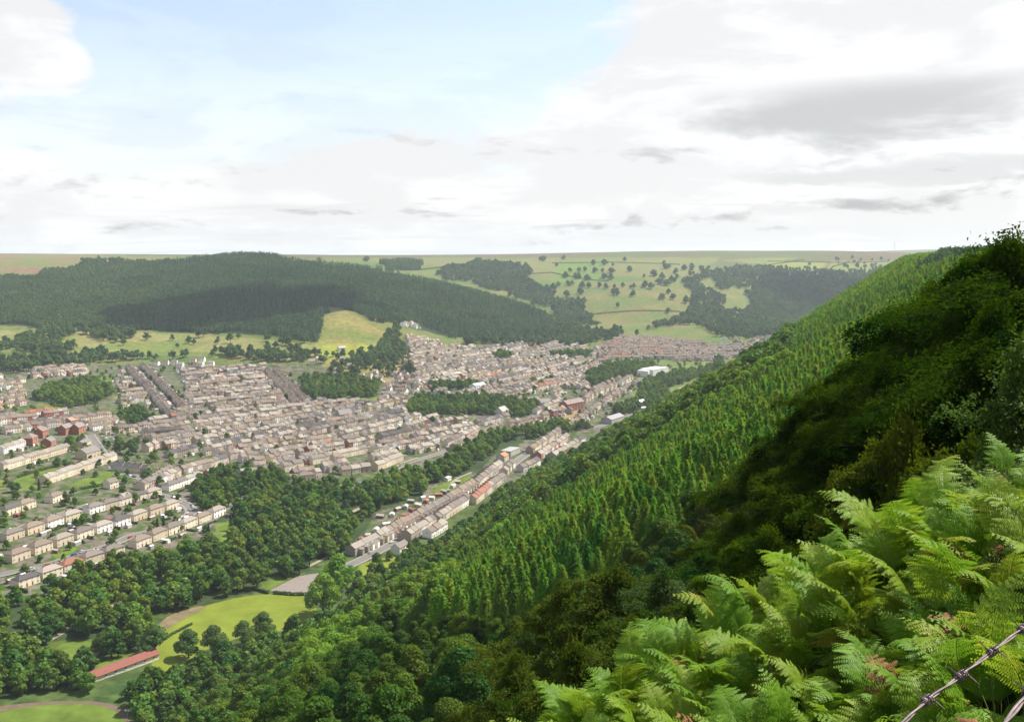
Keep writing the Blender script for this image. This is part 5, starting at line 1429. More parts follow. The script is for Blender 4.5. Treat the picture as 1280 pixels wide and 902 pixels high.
# allotment sheds and greenhouses opposite the riverside street
AL = [(470, 664, 0), (483, 657, 1), (476, 647, 2), (490, 645, 1), (500, 651, 3), (508, 646, 3), (497, 638, 2), (507, 635, 4), (516, 639, 3), (524, 633, 1), (533, 628, 3), (540, 624, 1), (548, 620, 3), (556, 616, 2), (528, 624, 4), (566, 609, 1), (572, 604, 2), (447, 684, 1), (452, 676, 3), (460, 671, 2), (380, 690, 3), (392, 688, 1), (514, 628, 2), (543, 632, 4)]
ALC = [('white caravan-like', (.62, .6, .56), (.6, .58, .55)), ('pale', (.45, .42, .37), (.5, .48, .44)), ('brown', (.16, .11, .08), (.3, .27, .24)), ('reddish', (.22, .10, .07), (.26, .10, .07)), ('grey', (.3, .29, .28), (.42, .41, .4))]
for n, (px, py, c) in enumerate(AL):
    nm, wc_, rc_ = ALC[c]
    x, y, z = ground([px], [py], 380); t = empty('garden_shed', (x[0], y[0], z[0]), R.uniform(0, 3.1)); w_ = R.uniform(4, 7.5)
    q1 = walls_mb(w_, 3.4, 2.1, 3.0, False).build('walls', M_WALL, t); q2 = roof_mb(w_, 3.4, 2.1, 3.0, False, .2).build('roof', M_ROOF, t); q1.color = (*wc_, 1); q2.color = (*rc_, 1)
    tag(t, f'{nm} shed {ORD[n]} up the allotments opposite the riverside street', 'shed', 'allotment sheds')
# sheds and greenhouses in the estate's gardens
k_ = 0
for i in order[:78]:
    h = HS[i]
    if h['kind'] != 'semi': continue
    for s in (-1, 1):
        if R.random() < .75:
            ca, sa = math.cos(h['a']), math.sin(h['a']); lx, ly = s * R.uniform(2, 5), R.choice([-1, 1]) * R.uniform(9.0, 13)
            x = h['x'] + lx * ca - ly * sa; y = h['y'] + lx * sa + ly * ca
            if near_house(x, y, 6.2): continue
            z = float(H(np.array([x]), np.array([y]))[0]); t = empty('garden_shed', (x, y, z), h['a'] + R.choice([0, PI / 2])); c = R.integers(5); nm, wc_, rc_ = ALC[c]; w_ = R.uniform(3, 5.5)
            q1 = walls_mb(w_, 2.8, 2.0, 2.6, False).build('walls', M_WALL, t); q2 = roof_mb(w_, 2.8, 2.0, 2.6, False, .15).build('roof', M_ROOF, t); q1.color = (*wc_, 1); q2.color = (*rc_, 1)
            tag(t, ' '.join((f"{nm.split()[0]} shed by {h['wall']} " + h['ph'].replace('{o}', ORD[min(h['i'], 29)])).split()[:16]), 'shed', 'garden sheds of the estate'); k_ += 1


# hedges: leafy boxes with an uneven skin, each a thing
def hedge(line, w, hgt, label, group=None):
    L = np.array(dens_line(line, 1.2, False)); Ln = len(L); n = max(60, int(Ln * 26))
    i = R.integers(0, max(1, Ln - 1), n); t = R.random(n)[:, None]; P_ = L[i] * (1 - t) + L[np.minimum(i + 1, Ln - 1)] * t
    c0_ = L.mean(0); z0 = H(P_[:, 0], P_[:, 1]); a = R.uniform(-.2, PI + .2, n); d = np.gradient(L, axis=0)[i]; d /= np.linalg.norm(d, axis=1, keepdims=True) + 1e-9
    off = np.cos(a) * w / 2; zz = np.clip(np.sin(a), 0, 1) * hgt * R.uniform(.8, 1.1, n) * np.where(np.abs(np.cos(a)) > .8, R.uniform(0, 2.2, n), 1)
    V = np.stack([P_[:, 0] - d[:, 1] * off, P_[:, 1] + d[:, 0] * off, z0 + np.clip(zz, .1, hgt * 1.1)], 1) - np.array([c0_[0], c0_[1], 0])
    zb = float(z0.mean()); V[:, 2] -= zb
    Nn = np.stack([-d[:, 1] * np.cos(a), d[:, 0] * np.cos(a), np.sin(a) + .3], 1) + R.normal(size=(n, 3)) * .3
    v, q_ = leafquads(V, Nn, 1.0 * R.uniform(.7, 1.3, n))
    o = link(bpy.data.objects.new('hedge', mesh_np('hedge_mesh', v, q_, M_HEDGE))); o.location = (c0_[0], c0_[1], zb)
    return tag(o, ' '.join(label.split()[:16]), 'hedge', group)


hedge(gxy([(342, 742), (366, 744), (397, 744)]), 1.6, 2.0, 'dark clipped hedge between tarmac court and playing field')
hedge(gxy([(318, 737), (336, 742)]), 1.4, 1.6, 'short dark hedge left of the tarmac court')
hedge(gxy([(192, 808), (215, 793), (240, 780)]), 1.2, 1.2, 'low scrubby hedge along the left field edge')
hn = 0
for i in order[:110]:
    h = HS[i]
    if h['kind'] != 'semi': continue
    ca, sa = math.cos(h['a']), math.sin(h['a'])
    for s in (-1, 1):
        if R.random() < .62:
            y0 = s * 5.0; y1 = s * R.uniform(9, 13); lx = R.choice([-7.6, 0, 7.6])
            p = [(h['x'] + lx * ca - q_ * sa, h['y'] + lx * sa + q_ * ca) for q_ in (y0, y1)]
            if near_house(p[1][0], p[1][1], 5): continue
            hedge(p, 1.1, R.uniform(1.2, 2.2), f"{'back' if s > 0 else 'front'} hedge by {h['wall']} " + h['ph'].replace('{o}', ORD[min(h['i'], 29)]), 'garden hedges of the estate'); hn += 1
        if R.random() < .5:
            yy = s * R.uniform(9.5, 12.5); p = [(h['x'] + q_ * ca - yy * sa, h['y'] + q_ * sa + yy * ca) for q_ in (-7, R.uniform(-1, 7))]
            if near_house(p[0][0], p[0][1], 5) or near_house(p[1][0], p[1][1], 5): continue
            hedge(p, 1.2, R.uniform(1.0, 2.0), f"cross hedge {'behind' if s > 0 else 'before'} {h['wall']} " + h['ph'].replace('{o}', ORD[min(h['i'], 29)]), 'garden hedges of the estate'); hn += 1
for ln, lb in (([(22, 597), (44, 590), (76, 582)], 'dark hedge strip behind the upper left terrace'), ([(8, 580), (30, 573)], 'dark hedge behind the white walled terrace'), ([(88, 583), (118, 576)], 'hedge by the cream hall lawn'),
               ([(100, 612), (128, 607), (150, 598)], 'dark hedge along the bottom of the green'), ([(168, 690), (185, 700)], 'hedge running down to the river wood'), ([(280, 582), (300, 588)], 'hedge above the big riverside trees')):
    hedge(gxy(ln), 2.0, 2.2, lb)

# the long retaining wall, the footbridge, fences
def wall_line(ln, h, th, label, mat=M_WALLST, name='retaining_wall'):
    L = np.array(dens_line(gxy(ln), 6, False)); c0_ = L[0]; z = H(L[:, 0], L[:, 1]); b = MB()
    d = np.gradient(L, axis=0); d /= np.linalg.norm(d, axis=1, keepdims=True); nn = np.stack([-d[:, 1], d[:, 0]], 1) * th / 2
    for i in range(len(L) - 1):
        p = [L[i] - nn[i], L[i + 1] - nn[i + 1], L[i + 1] + nn[i + 1], L[i] + nn[i]]
        lo = [(q_[0] - c0_[0], q_[1] - c0_[1], z[min(i + (k in (1, 2)), len(L) - 1)] - z[0] - 2) for k, q_ in enumerate(p)]; hi = [(q_[0], q_[1], q_[2] + h + 2) for q_ in lo]
        b.solid(lo + hi, [(4, 5, 6, 7), (0, 1, 5, 4), (2, 3, 7, 6)] + ([(0, 4, 7, 3)] if i == 0 else []) + ([(1, 2, 6, 5)] if i == len(L) - 2 else []))
    w_ = b.mesh(name + '_mesh', mat)
    t = empty(name, (c0_[0], c0_[1], z[0])); link(bpy.data.objects.new('wall_face', w_), t)
    b = MB()
    for i in range(len(L) - 1):
        p = [L[i] - nn[i] * 1.3, L[i + 1] - nn[i + 1] * 1.3, L[i + 1] + nn[i + 1] * 1.3, L[i] + nn[i] * 1.3]
        lo = [(q_[0] - c0_[0], q_[1] - c0_[1], z[min(i + (k in (1, 2)), len(L) - 1)] - z[0] + h + .004) for k, q_ in enumerate(p)]; hi = [(q_[0], q_[1], q_[2] + .25) for q_ in lo]
        b.solid(lo + hi, [(4, 5, 6, 7), (0, 1, 5, 4), (2, 3, 7, 6), (3, 2, 1, 0)])
    link(bpy.data.objects.new('coping', b.mesh(name + '_coping', M_CONC)), t)
    return tag(t, label, 'wall')


wall_line([(567, 567), (590, 555), (620, 539)], 4.0, 1.0, 'long pale retaining wall above the railway wood')
wall_line([(500, 583), (522, 576)], 3.0, .9, 'short pale wall at the corner of the river wood')
wall_line([(696, 537), (720, 537), (742, 535)], 3.5, 1.0, 'long low wall under the upper town near the warehouse')
wall_line([(780, 511), (812, 510)], 2.5, .8, 'pale wall beside the loading shed')
x, y, z = ground([203, 232], [718, 712], 380)
t = empty('footbridge', (x[0], y[0], z[0] + 4.5), math.atan2(y[1] - y[0], x[1] - x[0])); Lb = math.hypot(x[1] - x[0], y[1] - y[0])
b = MB(); b.box(0, Lb, -1.2, 1.2, 0, .35); b.build('deck', M_TRACK, t)
for s in (-1, 1):
    b = MB(); b.box(0, Lb, s * 1.25 - .06, s * 1.25 + .06, 1.2, 1.35); b.box(0, Lb, s * 1.25 - .06, s * 1.25 + .06, .36, .5)
    nseg_ = int(Lb / 2)
    for k in range(nseg_):
        x0_, x1_ = k * Lb / nseg_, (k + 1) * Lb / nseg_
        b.tube([(x0_, s * 1.25, .5), (x1_, s * 1.25, 1.2)], .05, 4); b.tube([(x0_, s * 1.25, 1.2), (x1_, s * 1.25, .5)], .05, 4)
    b.build('railing', M_FENCE, t)
for s in (.02, .5, .98):
    b = MB(); b.box(Lb * s - .5, Lb * s + .5, -1, 1, -6, -.003); b.build('pier', M_WALLST, t)
tag(t, 'dark lattice footbridge crossing the railway cutting in the wood', 'bridge')

# masts on the moor and the floodlight by the pitch
def mast(px, py, Y, hgt, label):
    u, v, w_ = rays(px, py); x = u / v * Y; z = float(H(np.array([x]), np.array([Y]))[0]); t = empty('radio_mast', (x, Y, z)); b = MB(); r_ = hgt * .035
    for k in range(3):
        a = 2 * PI * k / 3; b.tube([(r_ * math.cos(a) * 1.6, r_ * math.sin(a) * 1.6, -1), (r_ * .25 * math.cos(a), r_ * .25 * math.sin(a), hgt)], .22, 4)
    for i in range(16):
        s = 1.6 - 1.35 * i / 16; s2 = 1.6 - 1.35 * (i + 1) / 16
        for k in range(3):
            a, a2 = 2 * PI * k / 3, 2 * PI * (k + 1) / 3; b.tube([(r_ * s * math.cos(a), r_ * s * math.sin(a), hgt * i / 16), (r_ * s2 * math.cos(a2), r_ * s2 * math.sin(a2), hgt * (i + 1) / 16)], .12, 4)
    b.build('lattice_tower', M_GREY, t); b = MB(); b.tube([(0, 0, hgt), (0, 0, hgt * 1.18)], .15, 5); b.build('aerial', M_GREY, t)
    tag(t, label, 'mast')


M_GREY = plain('galvanised_steel', (.30, .31, .33), .5, .05, 1, .5)
mast(1118, 315, 4300, 44, 'tall thin lattice mast on the moor skyline, the nearer one'); mast(1186, 312, 5600, 26, 'small faint mast on the far ridge beside the beech tips')
x, y, z = ground([160], [908], 380)
t = empty('floodlight', (x[0], y[0], z[0])); b = MB(); b.tube([(0, 0, -.3), (0, 0, 7.6)], [.10, .06], 8); b.build('pole', M_GREY, t); b = MB(); b.box(-.9, .9, -.06, .06, 7.5, 7.62); b.build('crossbar', M_GREY, t)
for s in (-.6, .6):
    b = MB(); b.solid([(s - .35, -.35, 7.2), (s + .35, -.35, 7.2), (s + .35, -.12, 7.2), (s - .35, -.12, 7.2), (s - .35, -.45, 7.8), (s + .35, -.45, 7.8), (s + .35, -.15, 7.85), (s - .35, -.15, 7.85)], [(0, 3, 2, 1), (4, 5, 6, 7), (0, 1, 5, 4), (2, 3, 7, 6), (1, 2, 6, 5), (3, 0, 4, 7)]); b.build('lamp_head', M_FRAME, t)
tag(t, 'white twin-headed floodlight at the edge of the oval pitch', 'floodlight')

# parked cars
CARC = {'white': (.7, .7, .7), 'silver': (.45, .46, .48), 'red': (.35, .03, .02), 'blue': (.04, .08, .22), 'dark grey': (.06, .06, .07), 'black': (.02, .02, .02)}
M_CAR = plain('car_paint', (1, 1, 1), .25, .02, 1, .6, objcol=True); M_TYRE = plain('tyre_rubber', (.02, .02, .02), .9, .1, 3)


def car_meshes():
    prof = [(-2.1, .35), (-2.12, .75), (-1.95, .95), (-1.2, 1.0), (1.05, .95), (2.0, .82), (2.12, .6), (2.1, .35)]
    def lo(pr, w0, w1, zc=1.0):
        b = MB(); n = len(pr)
        A = [(x_, -w0, z_) for x_, z_ in pr]; B = [(x_, w0, z_) for x_, z_ in pr]
        b.solid(A + B, [tuple(range(n)), tuple(reversed(range(n, 2 * n)))] + [(i, i + n, (i + 1) % n + n, (i + 1) % n) for i in range(n)]); return b
    body = lo(prof, .86, .86).mesh('car_body', M_CAR)
    b = MB(); b.solid([(-1.75, -.80, .97), (1.05, -.80, .95), (1.05, .80, .95), (-1.75, .80, .97), (-1.3, -.62, 1.40), (.35, -.62, 1.42), (.35, .62, 1.42), (-1.3, .62, 1.40)], [(0, 1, 5, 4), (1, 2, 6, 5), (2, 3, 7, 6), (3, 0, 4, 7)]); gl = b.mesh('car_windows', M_GLASS)
    b = MB(); b.box(-1.32, .37, -.64, .64, 1.405, 1.46); rf_ = b.mesh('car_roof', M_CAR)
    b = MB()
    n = 12; pts = [(.32 * math.cos(2 * PI * k / n), .32 * math.sin(2 * PI * k / n)) for k in range(n)]
    b.solid([(p, -.1, q_) for p, q_ in pts] + [(p, .1, q_) for p, q_ in pts], [tuple(range(n)), tuple(reversed(range(n, 2 * n)))] + [(i, i + n, (i + 1) % n + n, (i + 1) % n) for i in range(n)]); wh = b.mesh('car_wheel', M_TYRE)
    return body, gl, rf_, wh


CB, CG, CR_, CW = car_meshes()


def car(x, y, a, col_, label, group=None):
    z = float(H(np.array([x]), np.array([y]))[0]) + .17; t = empty('parked_car', (x, y, z), a)
    for nm, me_ in (('body', CB), ('windows', CG), ('car_roof', CR_)):
        o = bpy.data.objects.new(nm, me_); o.color = (*CARC[col_], 1); link(o, t)
    for sx_ in (-1.3, 1.3):
        for sy_ in (-.78, .78):
            o = bpy.data.objects.new('wheel', CW); o.location = (sx_, sy_, .32); link(o, t)
    tag(t, label, 'car', group)


nc = 0
for ri, name_, cnt, offs in ((0, 'estate street', 26, 2.2), (1, 'lane behind the third row', 7, 1.6), (5, 'riverside street', 30, 2.3), (3, 'road bend by the cream hall', 8, 2.5), (7, 'first straight hill street', 12, 2.2), (4, 'road above the big riverside trees', 6, 2)):
    L = np.array(dens_line(gxy(ROADS[ri][0]), 3)); idx_ = np.sort(R.choice(len(L) - 2, cnt, replace=False)) + 1
    last = None; nn_ = 0
    for i in idx_:
        d = L[i + 1] - L[i - 1]; d /= np.linalg.norm(d); s = R.choice([-1, 1]); p = L[i] + np.array([-d[1], d[0]]) * s * offs
        if last is not None and np.hypot(*(p - last)) < 5.4: continue
        last = p; c_ = pick({'white': 4, 'silver': 3, 'red': 1.5, 'blue': 1, 'dark grey': 1.5, 'black': 1})
        car(p[0], p[1], math.atan2(d[1], d[0]) + R.uniform(-.03, .03), c_, f'{c_} car parked {ORD[nn_]} along the {name_}', 'cars parked along the streets'); nn_ += 1
for n, (px, py) in enumerate([(128, 546), (133, 548), (138, 547), (143, 549), (130, 553), (136, 555), (60, 832), (64, 830), (68, 828), (72, 826)]):
    x, y, z = ground([px], [py], 380); c_ = 'white' if n % 2 else 'silver'
    car(x[0], y[0], 1.1 if n < 6 else .5, c_, f"{c_} car {ORD[n if n < 6 else n - 6]} in the {'small car park by the road bend' if n < 6 else 'line of cars on the lawn left of the pavilion'}", 'parked cars')

# field hedges and walls far away
for ln, lb in (([(962, 331), (985, 328), (1005, 325)], 'dark field hedge curving up the pale far fields'), ([(1030, 345), (1042, 333), (1062, 327)], 'field hedge between two far pale fields'), ([(1078, 349), (1095, 340), (1112, 330)], 'field hedge left of the bright green far field'), ([(960, 327), (1110, 327)], 'long level hedge under the moor'), ([(640, 345), (690, 341), (760, 352)], 'thin field boundary crossing the clumped pasture'), ([(690, 329), (760, 328), (850, 331)], 'long upper boundary of the far pasture'), ([(720, 395), (790, 389), (850, 394)], 'low field boundary across the tan pasture'), ([(500, 338), (560, 333), (640, 330)], 'boundary above the valley woods behind the spruce spur')):
    x, y, z = ground([p[0] for p in ln], [p[1] for p in ln], 2400)
    if y.max() < 6500: hedge(list(zip(x, y)), 5, 3.0, lb)

# clouds added out of the picture to cast shade on spruce hill and side valley
def shade_cloud(cx_, cy_, cz_, w, d, h, label):
    bm = bmesh.new()
    for i in range(26):
        a = R.uniform(0, 2 * PI); q_ = R.random() ** .6; r_ = R.uniform(.16, .30) * min(w, d)
        m_ = Matrix.Translation((q_ * w * .42 * math.cos(a), q_ * d * .42 * math.sin(a), R.uniform(0, .5) * h)) @ Matrix.Diagonal((1, 1, .55, 1))
        bmesh.ops.create_icosphere(bm, subdivisions=3, radius=r_, matrix=m_)
    for v in bm.verts: v.co += v.normal * float(fbm(v.co.x / 60 + 3, v.co.y / 60 + v.co.z / 40, 3) - .5) * 70
    me = bpy.data.meshes.new('shade_cloud'); bm.to_mesh(me); bm.free(); me.materials.append(plain('cloud_white', (.85, .85, .86), 1, .02, .01, 0)); me.polygons.foreach_set('use_smooth', np.ones(len(me.polygons), bool))
    o = link(bpy.data.objects.new('shade_cloud', me)); o.location = (cx_, cy_, cz_); tag(o, label, kind='stuff')


def shade_at(tx, ty, alt, *a):
    k = alt / math.tan(SUN_EL); shade_cloud(tx + sx / math.hypot(sx, sy) * k, ty + sy / math.hypot(sx, sy) * k, alt + 60, *a)


shade_at(-540, 1880, 1250, 520, 260, 120, 'added cumulus out of view, casting shade on the spruce hill')
shade_at(930, 2950, 2500, 380, 420, 120, 'added cumulus out of view, casting shade on the right side valley')
# ------------------------------------------------------------------ bracken on the bank and the barbed wire
def bracken_mat():
    m, t, N, L = nt('bracken_leaf')
    out = N.new('ShaderNodeOutputMaterial'); oi = N.new('ShaderNodeObjectInfo'); geo = N.new('ShaderNodeNewGeometry')
    no = nd(N, 'ShaderNodeTexNoise', i_Scale=5.0, i_Detail=3.0); L.new(geo.outputs['Position'], no.inputs['Vector'])
    cr = N.new('ShaderNodeValToRGB'); e = cr.color_ramp.elements; e[0].position = .0; e[0].color = (.040, .120, .010, 1); e[1].position = 1; e[1].color = (.250, .320, .020, 1)
    q_ = e.new(.45); q_.color = (.120, .240, .012, 1); q_ = e.new(.985); q_.color = (.20, .27, .02, 1); e[-1].color = (.26, .24, .03, 1)
    a = nd(N, 'ShaderNodeMath', operation='MULTIPLY_ADD'); a.inputs[1].default_value = .6; L.new(oi.outputs['Random'], a.inputs[0]); L.new(no.outputs[0], a.inputs[2])
    b_ = nd(N, 'ShaderNodeMath', operation='SUBTRACT'); b_.inputs[1].default_value = .15; L.new(a.outputs[0], b_.inputs[0]); L.new(b_.outputs[0], cr.inputs[0])
    p = N.new('ShaderNodeBsdfPrincipled'); p.inputs['Roughness'].default_value = .55; p.inputs['Specular IOR Level'].default_value = .22; L.new(cr.outputs[0], p.inputs['Base Color'])
    tr = N.new('ShaderNodeBsdfTranslucent'); hs = N.new('ShaderNodeHueSaturation'); hs.inputs['Value'].default_value = 1.25; hs.inputs['Hue'].default_value = .49; L.new(cr.outputs[0], hs.inputs['Color']); L.new(hs.outputs[0], tr.inputs[0])
    ms = N.new('ShaderNodeMixShader'); ms.inputs[0].default_value = .42; L.new(p.outputs[0], ms.inputs[1]); L.new(tr.outputs[0], ms.inputs[2]); L.new(ms.outputs[0], out.inputs[0])
    return m


LF_BR = bracken_mat(); M_STALK = plain('bracken_stalk', (.12, .15, .03), .6, .2, 20); M_DEAD = plain('dead_bracken', (.16, .07, .03), .9, .3, 8)


def frond(seed, stalk=.75, blade=.62, npair=15):
    """upright stalk, then a triangular blade of paired pinnae arching over, each pinna with its own leaflets"""
    tr = MB(); V = []; Fq = []
    tilt = R.uniform(.2, .8); curl = R.uniform(.7, 2.0)
    pts = []; ang = PI / 2; p = np.array([0.0, 0, 0]); n1_ = 6
    for i in range(n1_): pts.append(p.copy()); ang -= tilt / n1_; p = p + stalk / n1_ * np.array([math.cos(ang), 0, math.sin(ang)])
    nb_ = npair * 2; rach = []
    for i in range(nb_): rach.append((p.copy(), ang)); ang -= curl / nb_ * (.6 + .9 * i / nb_); p = p + blade / nb_ * np.array([math.cos(ang), 0, math.sin(ang)])
    allp = pts + [r_[0] for r_ in rach] + [p]
    tr.tube([tuple(q_) for q_ in allp[::2] + [allp[-1]]], [.0045 * (1 - .85 * i / (len(allp[::2]))) for i in range(len(allp[::2]) + 1)], 4)
    for k in range(npair):
        c, an = rach[k * 2]; s = (k + .3) / npair
        Lp = blade * .50 * (1 - s) ** .9 * (0.75 + .25 * min(1, k / 1.5)) + .012
        fwd = np.array([math.cos(an), 0, math.sin(an)]); up = np.array([-math.sin(an), 0, math.cos(an)])
        for sd in (-1, 1):
            side = np.array([0, sd, 0.0]); sweep = R.uniform(.30, .50); dr = R.uniform(.15, .55); lift = R.uniform(.02, .28)
            d = side * math.cos(sweep) + fwd * math.sin(sweep)
            m_ = max(3, int(Lp / .0150))
            for j in range(m_):
                t = (j + .5) / m_; q_ = c + d * Lp * t + up * Lp * (lift * t - dr * t * t)
                tang = d + up * (lift - 2 * dr * t); tang /= np.linalg.norm(tang)
                nrm = np.cross(tang, fwd) * sd; nrm = up - tang * up.dot(tang); nrm /= np.linalg.norm(nrm); lat = np.cross(nrm, tang)
                ll = (Lp * .20 * (1 - t) ** .7 * (1 if t > .08 else .8) + .006)
                wd_ = .0062
                for s2 in (-1, 1):
                    ld = lat * s2 * .92 + tang * .38 - nrm * R.uniform(-.05, .30)
                    b0 = len(V); tip = q_ + ld * ll
                    mid = q_ + ld * ll * .5 + nrm * ll * .07
                    V.extend([q_ - tang * wd_, q_ + tang * wd_, mid + tang * wd_ * .95, mid - tang * wd_ * .95, tip + tang * wd_ * .25, tip - tang * wd_ * .1])
                    Fq.extend([(b0, b0 + 1, b0 + 2, b0 + 3), (b0 + 3, b0 + 2, b0 + 4, b0 + 5)])
    return tr, np.array(V), np.array(Fq)


FR = []
for i in range(10):
    tr, V, Q_ = frond(i, stalk=R.uniform(.75, 1.05), blade=R.uniform(.45, .62), npair=int(R.integers(14, 18)))
    FR.append((tr.mesh('frond_stalk_mesh', M_STALK), mesh_np('frond_blade_mesh', V, Q_, LF_BR), tr, V, Q_))
fk = []
for i, (m1, m2, tr, V, Q_) in enumerate(FR):
    tv = np.array(tr.v); n = len(tv); f4 = np.array([f for f in tr.f if len(f) == 4])
    fk.append(bpy.data.objects.new(f'bracken_kind_{i}', mesh_np(f'bracken_kind_{i}', np.concatenate([tv, V]), [np.concatenate([f4, Q_ + n])], mats=[M_STALK, LF_BR], midx=np.r_[np.zeros(len(f4)), np.ones(len(Q_))])))
# positions: thick on the bank right and ahead of the camera
gx = R.uniform(-3.2, 6.5, 46000); gy = R.uniform(.9, 7.6, 46000); r = np.hypot(gx, gy)
k = (r > 2.3) & (r < 7.3) & (gx > -.9 - .05 * gy)
gx, gy = gx[k], gy[k]
sel = []; cl_ = {}
for i in range(len(gx)):
    kk = (int(gx[i] / .065), int(gy[i] / .065))
    if any(math.hypot(gx[i] - gx[j], gy[i] - gy[j]) < .062 for a in (-1, 0, 1) for b_ in (-1, 0, 1) for j in cl_.get((kk[0] + a, kk[1] + b_), ())): continue
    cl_.setdefault(kk, []).append(i); sel.append(i)
gx, gy = gx[sel], gy[sel]; gz = H(gx, gy); r = np.hypot(gx, gy)
px, py = to_px(gx, gy, gz + .8)
k = (px < 1400) & (px > 560); gx, gy, gz, r, px, py = gx[k], gy[k], gz[k], r[k], px[k], py[k]
sc = R.uniform(.33, .62, len(gx)) * (.85 + .35 * vnoise(gx * 1.3, gy * 1.3))
o_ = np.argsort(r + R.uniform(0, 5.5, len(r)) * (r > 3)); inf = (px < 1290) & (py < 915)
ind = [i for i in o_ if inf[i]][:290]; st_ = set(ind); rest_ = np.array([i for i in range(len(gx)) if i not in st_])
for i in ind:
    e = empty('bracken_plant', (gx[i], gy[i], gz[i] - .04), R.uniform(0, 2 * PI)); s = sc[i] * 1.0; e.scale = (s, s, s)
    e.rotation_euler = (R.normal(0, .24), R.normal(0, .24), R.uniform(0, 2 * PI)); f_ = FR[R.integers(len(FR))]
    link(bpy.data.objects.new('stalk', f_[0]), e); link(bpy.data.objects.new('frond', f_[1]), e)
    nearw = r[i] < 3.2; edge = r[i] > 5.8
    lb = ('bright green bracken frond just behind the barbed wire' if nearw and px[i] > 1050 else 'bracken frond standing along the far rim of the bank' if edge else 'arching bracken frond in the thick of the bank') if not (nearw and px[i] <= 1050) else 'close bracken frond at the bottom of the bank left of the wire'
    tag(e, lb, 'fern', 'bracken: ' + lb.split(' frond ')[1])
wood('bracken', np.stack([gx, gy, gz - .04], 1)[rest_], sc[rest_], fk, 'thick bright green bracken covering the bank below the camera', 'bracken', .22)
# three tall fronds that stand clear of the bank against the dark trees
for px_, py_, d, hh, rz, lb in ((1045, 668, 5.0, 1.35, 2.6, 'tall bracken frond standing clear against the dark beeches'), (1000, 705, 5.0, 1.2, 3.3, 'bracken frond reaching left over the dark gap'), (1180, 612, 5.0, 1.2, 2.9, 'bracken frond on the rim high at the right'), (1225, 578, 4.8, 1.25, 3.6, 'topmost bracken frond near the right edge'),
                              (745, 840, 5.4, 1.2, 2.8, 'pale curled frond tip at the lower left rim'), (880, 780, 5.4, 1.25, 3.0, 'bracken frond with a hooked tip over the olive shrubs')):
    u, v, w_ = rays(px_, py_); t = d / math.hypot(u, v); x, y = u * t, v * t; z = float(H(np.array([x]), np.array([y]))[0]); e = empty('bracken_plant', (x, y, z - .05), rz); top = CAMZ + w_ * t - z; s = .62; e.location.z = min(z, CAMZ + w_ * t - 1.0 * s); e.scale = (s, s, s)
    f_ = FR[R.integers(len(FR))]; link(bpy.data.objects.new('stalk', f_[0]), e); link(bpy.data.objects.new('frond', f_[1]), e); tag(e, lb, 'fern')
# dead brown stems low down
gx2 = R.uniform(.8, 3.6, 60); gy2 = R.uniform(1.6, 4.5, 60); gz2 = H(gx2, gy2); dk_ = []
for i in range(3):
    tr, V, Q_ = frond(i, .5, .4, 10); dk_.append(bpy.data.objects.new(f'dead_kind_{i}', mesh_np(f'dead_kind_{i}', V, Q_, M_DEAD)))
wood('dead_bracken', np.stack([gx2, gy2, gz2], 1), R.uniform(.6, 1.0, 60), dk_, 'rust brown dead fern litter low among the green bracken', 'dead bracken')

# barbed wire: two strands, each twisted of two wires with barbs
M_WIRE = plain('rusty_wire', (.15, .115, .115), .6, .45, 60, .5, metal=.4)


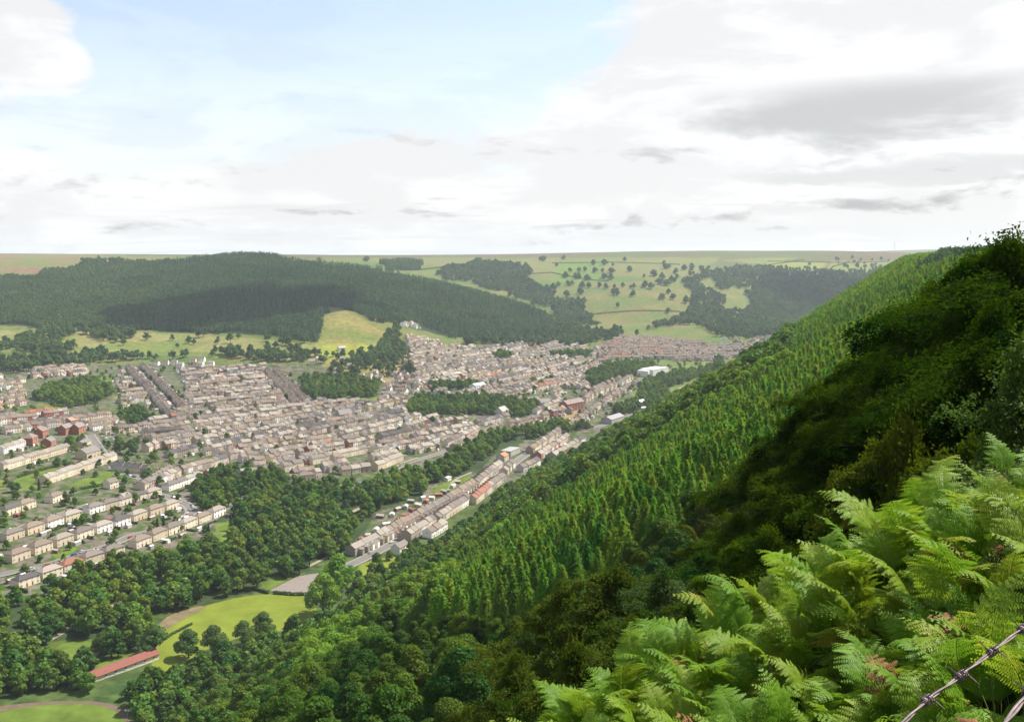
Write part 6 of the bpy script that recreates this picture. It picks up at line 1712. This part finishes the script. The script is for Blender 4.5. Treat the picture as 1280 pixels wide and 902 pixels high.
def wire(pp, barbs, label):
    P_ = []
    for px_, py_, d in pp:
        u, v, w_ = rays(px_, py_); t = d / math.sqrt(u * u + v * v + w_ * w_); P_.append(Vector((u * t, v * t, CAMZ + w_ * t)))
    pts = []
    for a_, b_ in zip(P_[:-1], P_[1:]):
        n = max(2, int((b_ - a_).length / .006)); pts += [a_.lerp(b_, i / n) for i in range(n)]
    t = empty('barbed_wire', pts[0]); org = pts[0]
    sm = []; ph = 0
    side = Vector((1, 0, 0)); 
    for s in (0, PI):
        q_ = []
        for i, p in enumerate(pts):
            d = (pts[min(i + 1, len(pts) - 1)] - pts[max(0, i - 1)]).normalized(); a_ = d.orthogonal().normalized(); a_ = (Vector((0, 0, 1)) - d * d.z).normalized(); b_ = d.cross(a_)
            th = i * .30 + s; q_.append(p - org + (a_ * math.cos(th) + b_ * math.sin(th)) * .0014)
        b = MB(); b.tube([tuple(v_) for v_ in q_], .0013, 6); b.build('wire_strand', M_WIRE, t)
    for px_, py_ in barbs:
        i = min(range(len(pts)), key=lambda i: (lambda q_: (q_[0] - px_) ** 2 + (q_[1] - py_) ** 2)([float(v_) for v_ in to_px(pts[i].x, pts[i].y, pts[i].z)]))
        i = min(max(i, 1), len(pts) - 2); d = (pts[i + 1] - pts[i - 1]).normalized(); a_ = (Vector((0, 0, 1)) - d * d.z).normalized(); b_ = d.cross(a_); c = pts[i] - org
        b = MB()
        for o2, s0 in ((-.006, 0), (.003, 1.6)):
            coil = [c + d * (o2 + .0035 * k / 14 * 2) + (a_ * math.cos(s0 + k * .9) + b_ * math.sin(s0 + k * .9)) * .0048 for k in range(15)]
            d1 = (a_ * math.cos(s0 - .7) + b_ * math.sin(s0 - .7)); d2 = (a_ * math.cos(s0 + 13.3) + b_ * math.sin(s0 + 13.3))
            b.tube([tuple(coil[0] + d1 * .016 - d * .006)] + [tuple(v_) for v_ in coil] + [tuple(coil[-1] + d2 * .016 + d * .006)], [.0003] + [.0012] * 15 + [.0003], 5)
        b.build('barb', M_WIRE, t)
    tag(t, label, 'wire')


wire([(1010, 990, 1.15), (1130, 902, 1.25), (1157, 876, 1.3), (1200, 845, 1.36), (1239, 815, 1.42), (1280, 784, 1.5), (1400, 700, 1.7), (1700, 500, 2.4)], [(1095, 928), (1157, 875), (1200, 844), (1239, 815), (1278, 786)], 'upper strand of rusty twisted barbed wire across the bottom right corner')
wire([(1150, 1010, .9), (1257, 902, 1.0), (1280, 873, 1.05), (1400, 740, 1.3), (1700, 420, 1.9)], [(1285, 868), (1225, 935)], 'lower strand of barbed wire just entering the bottom right corner')
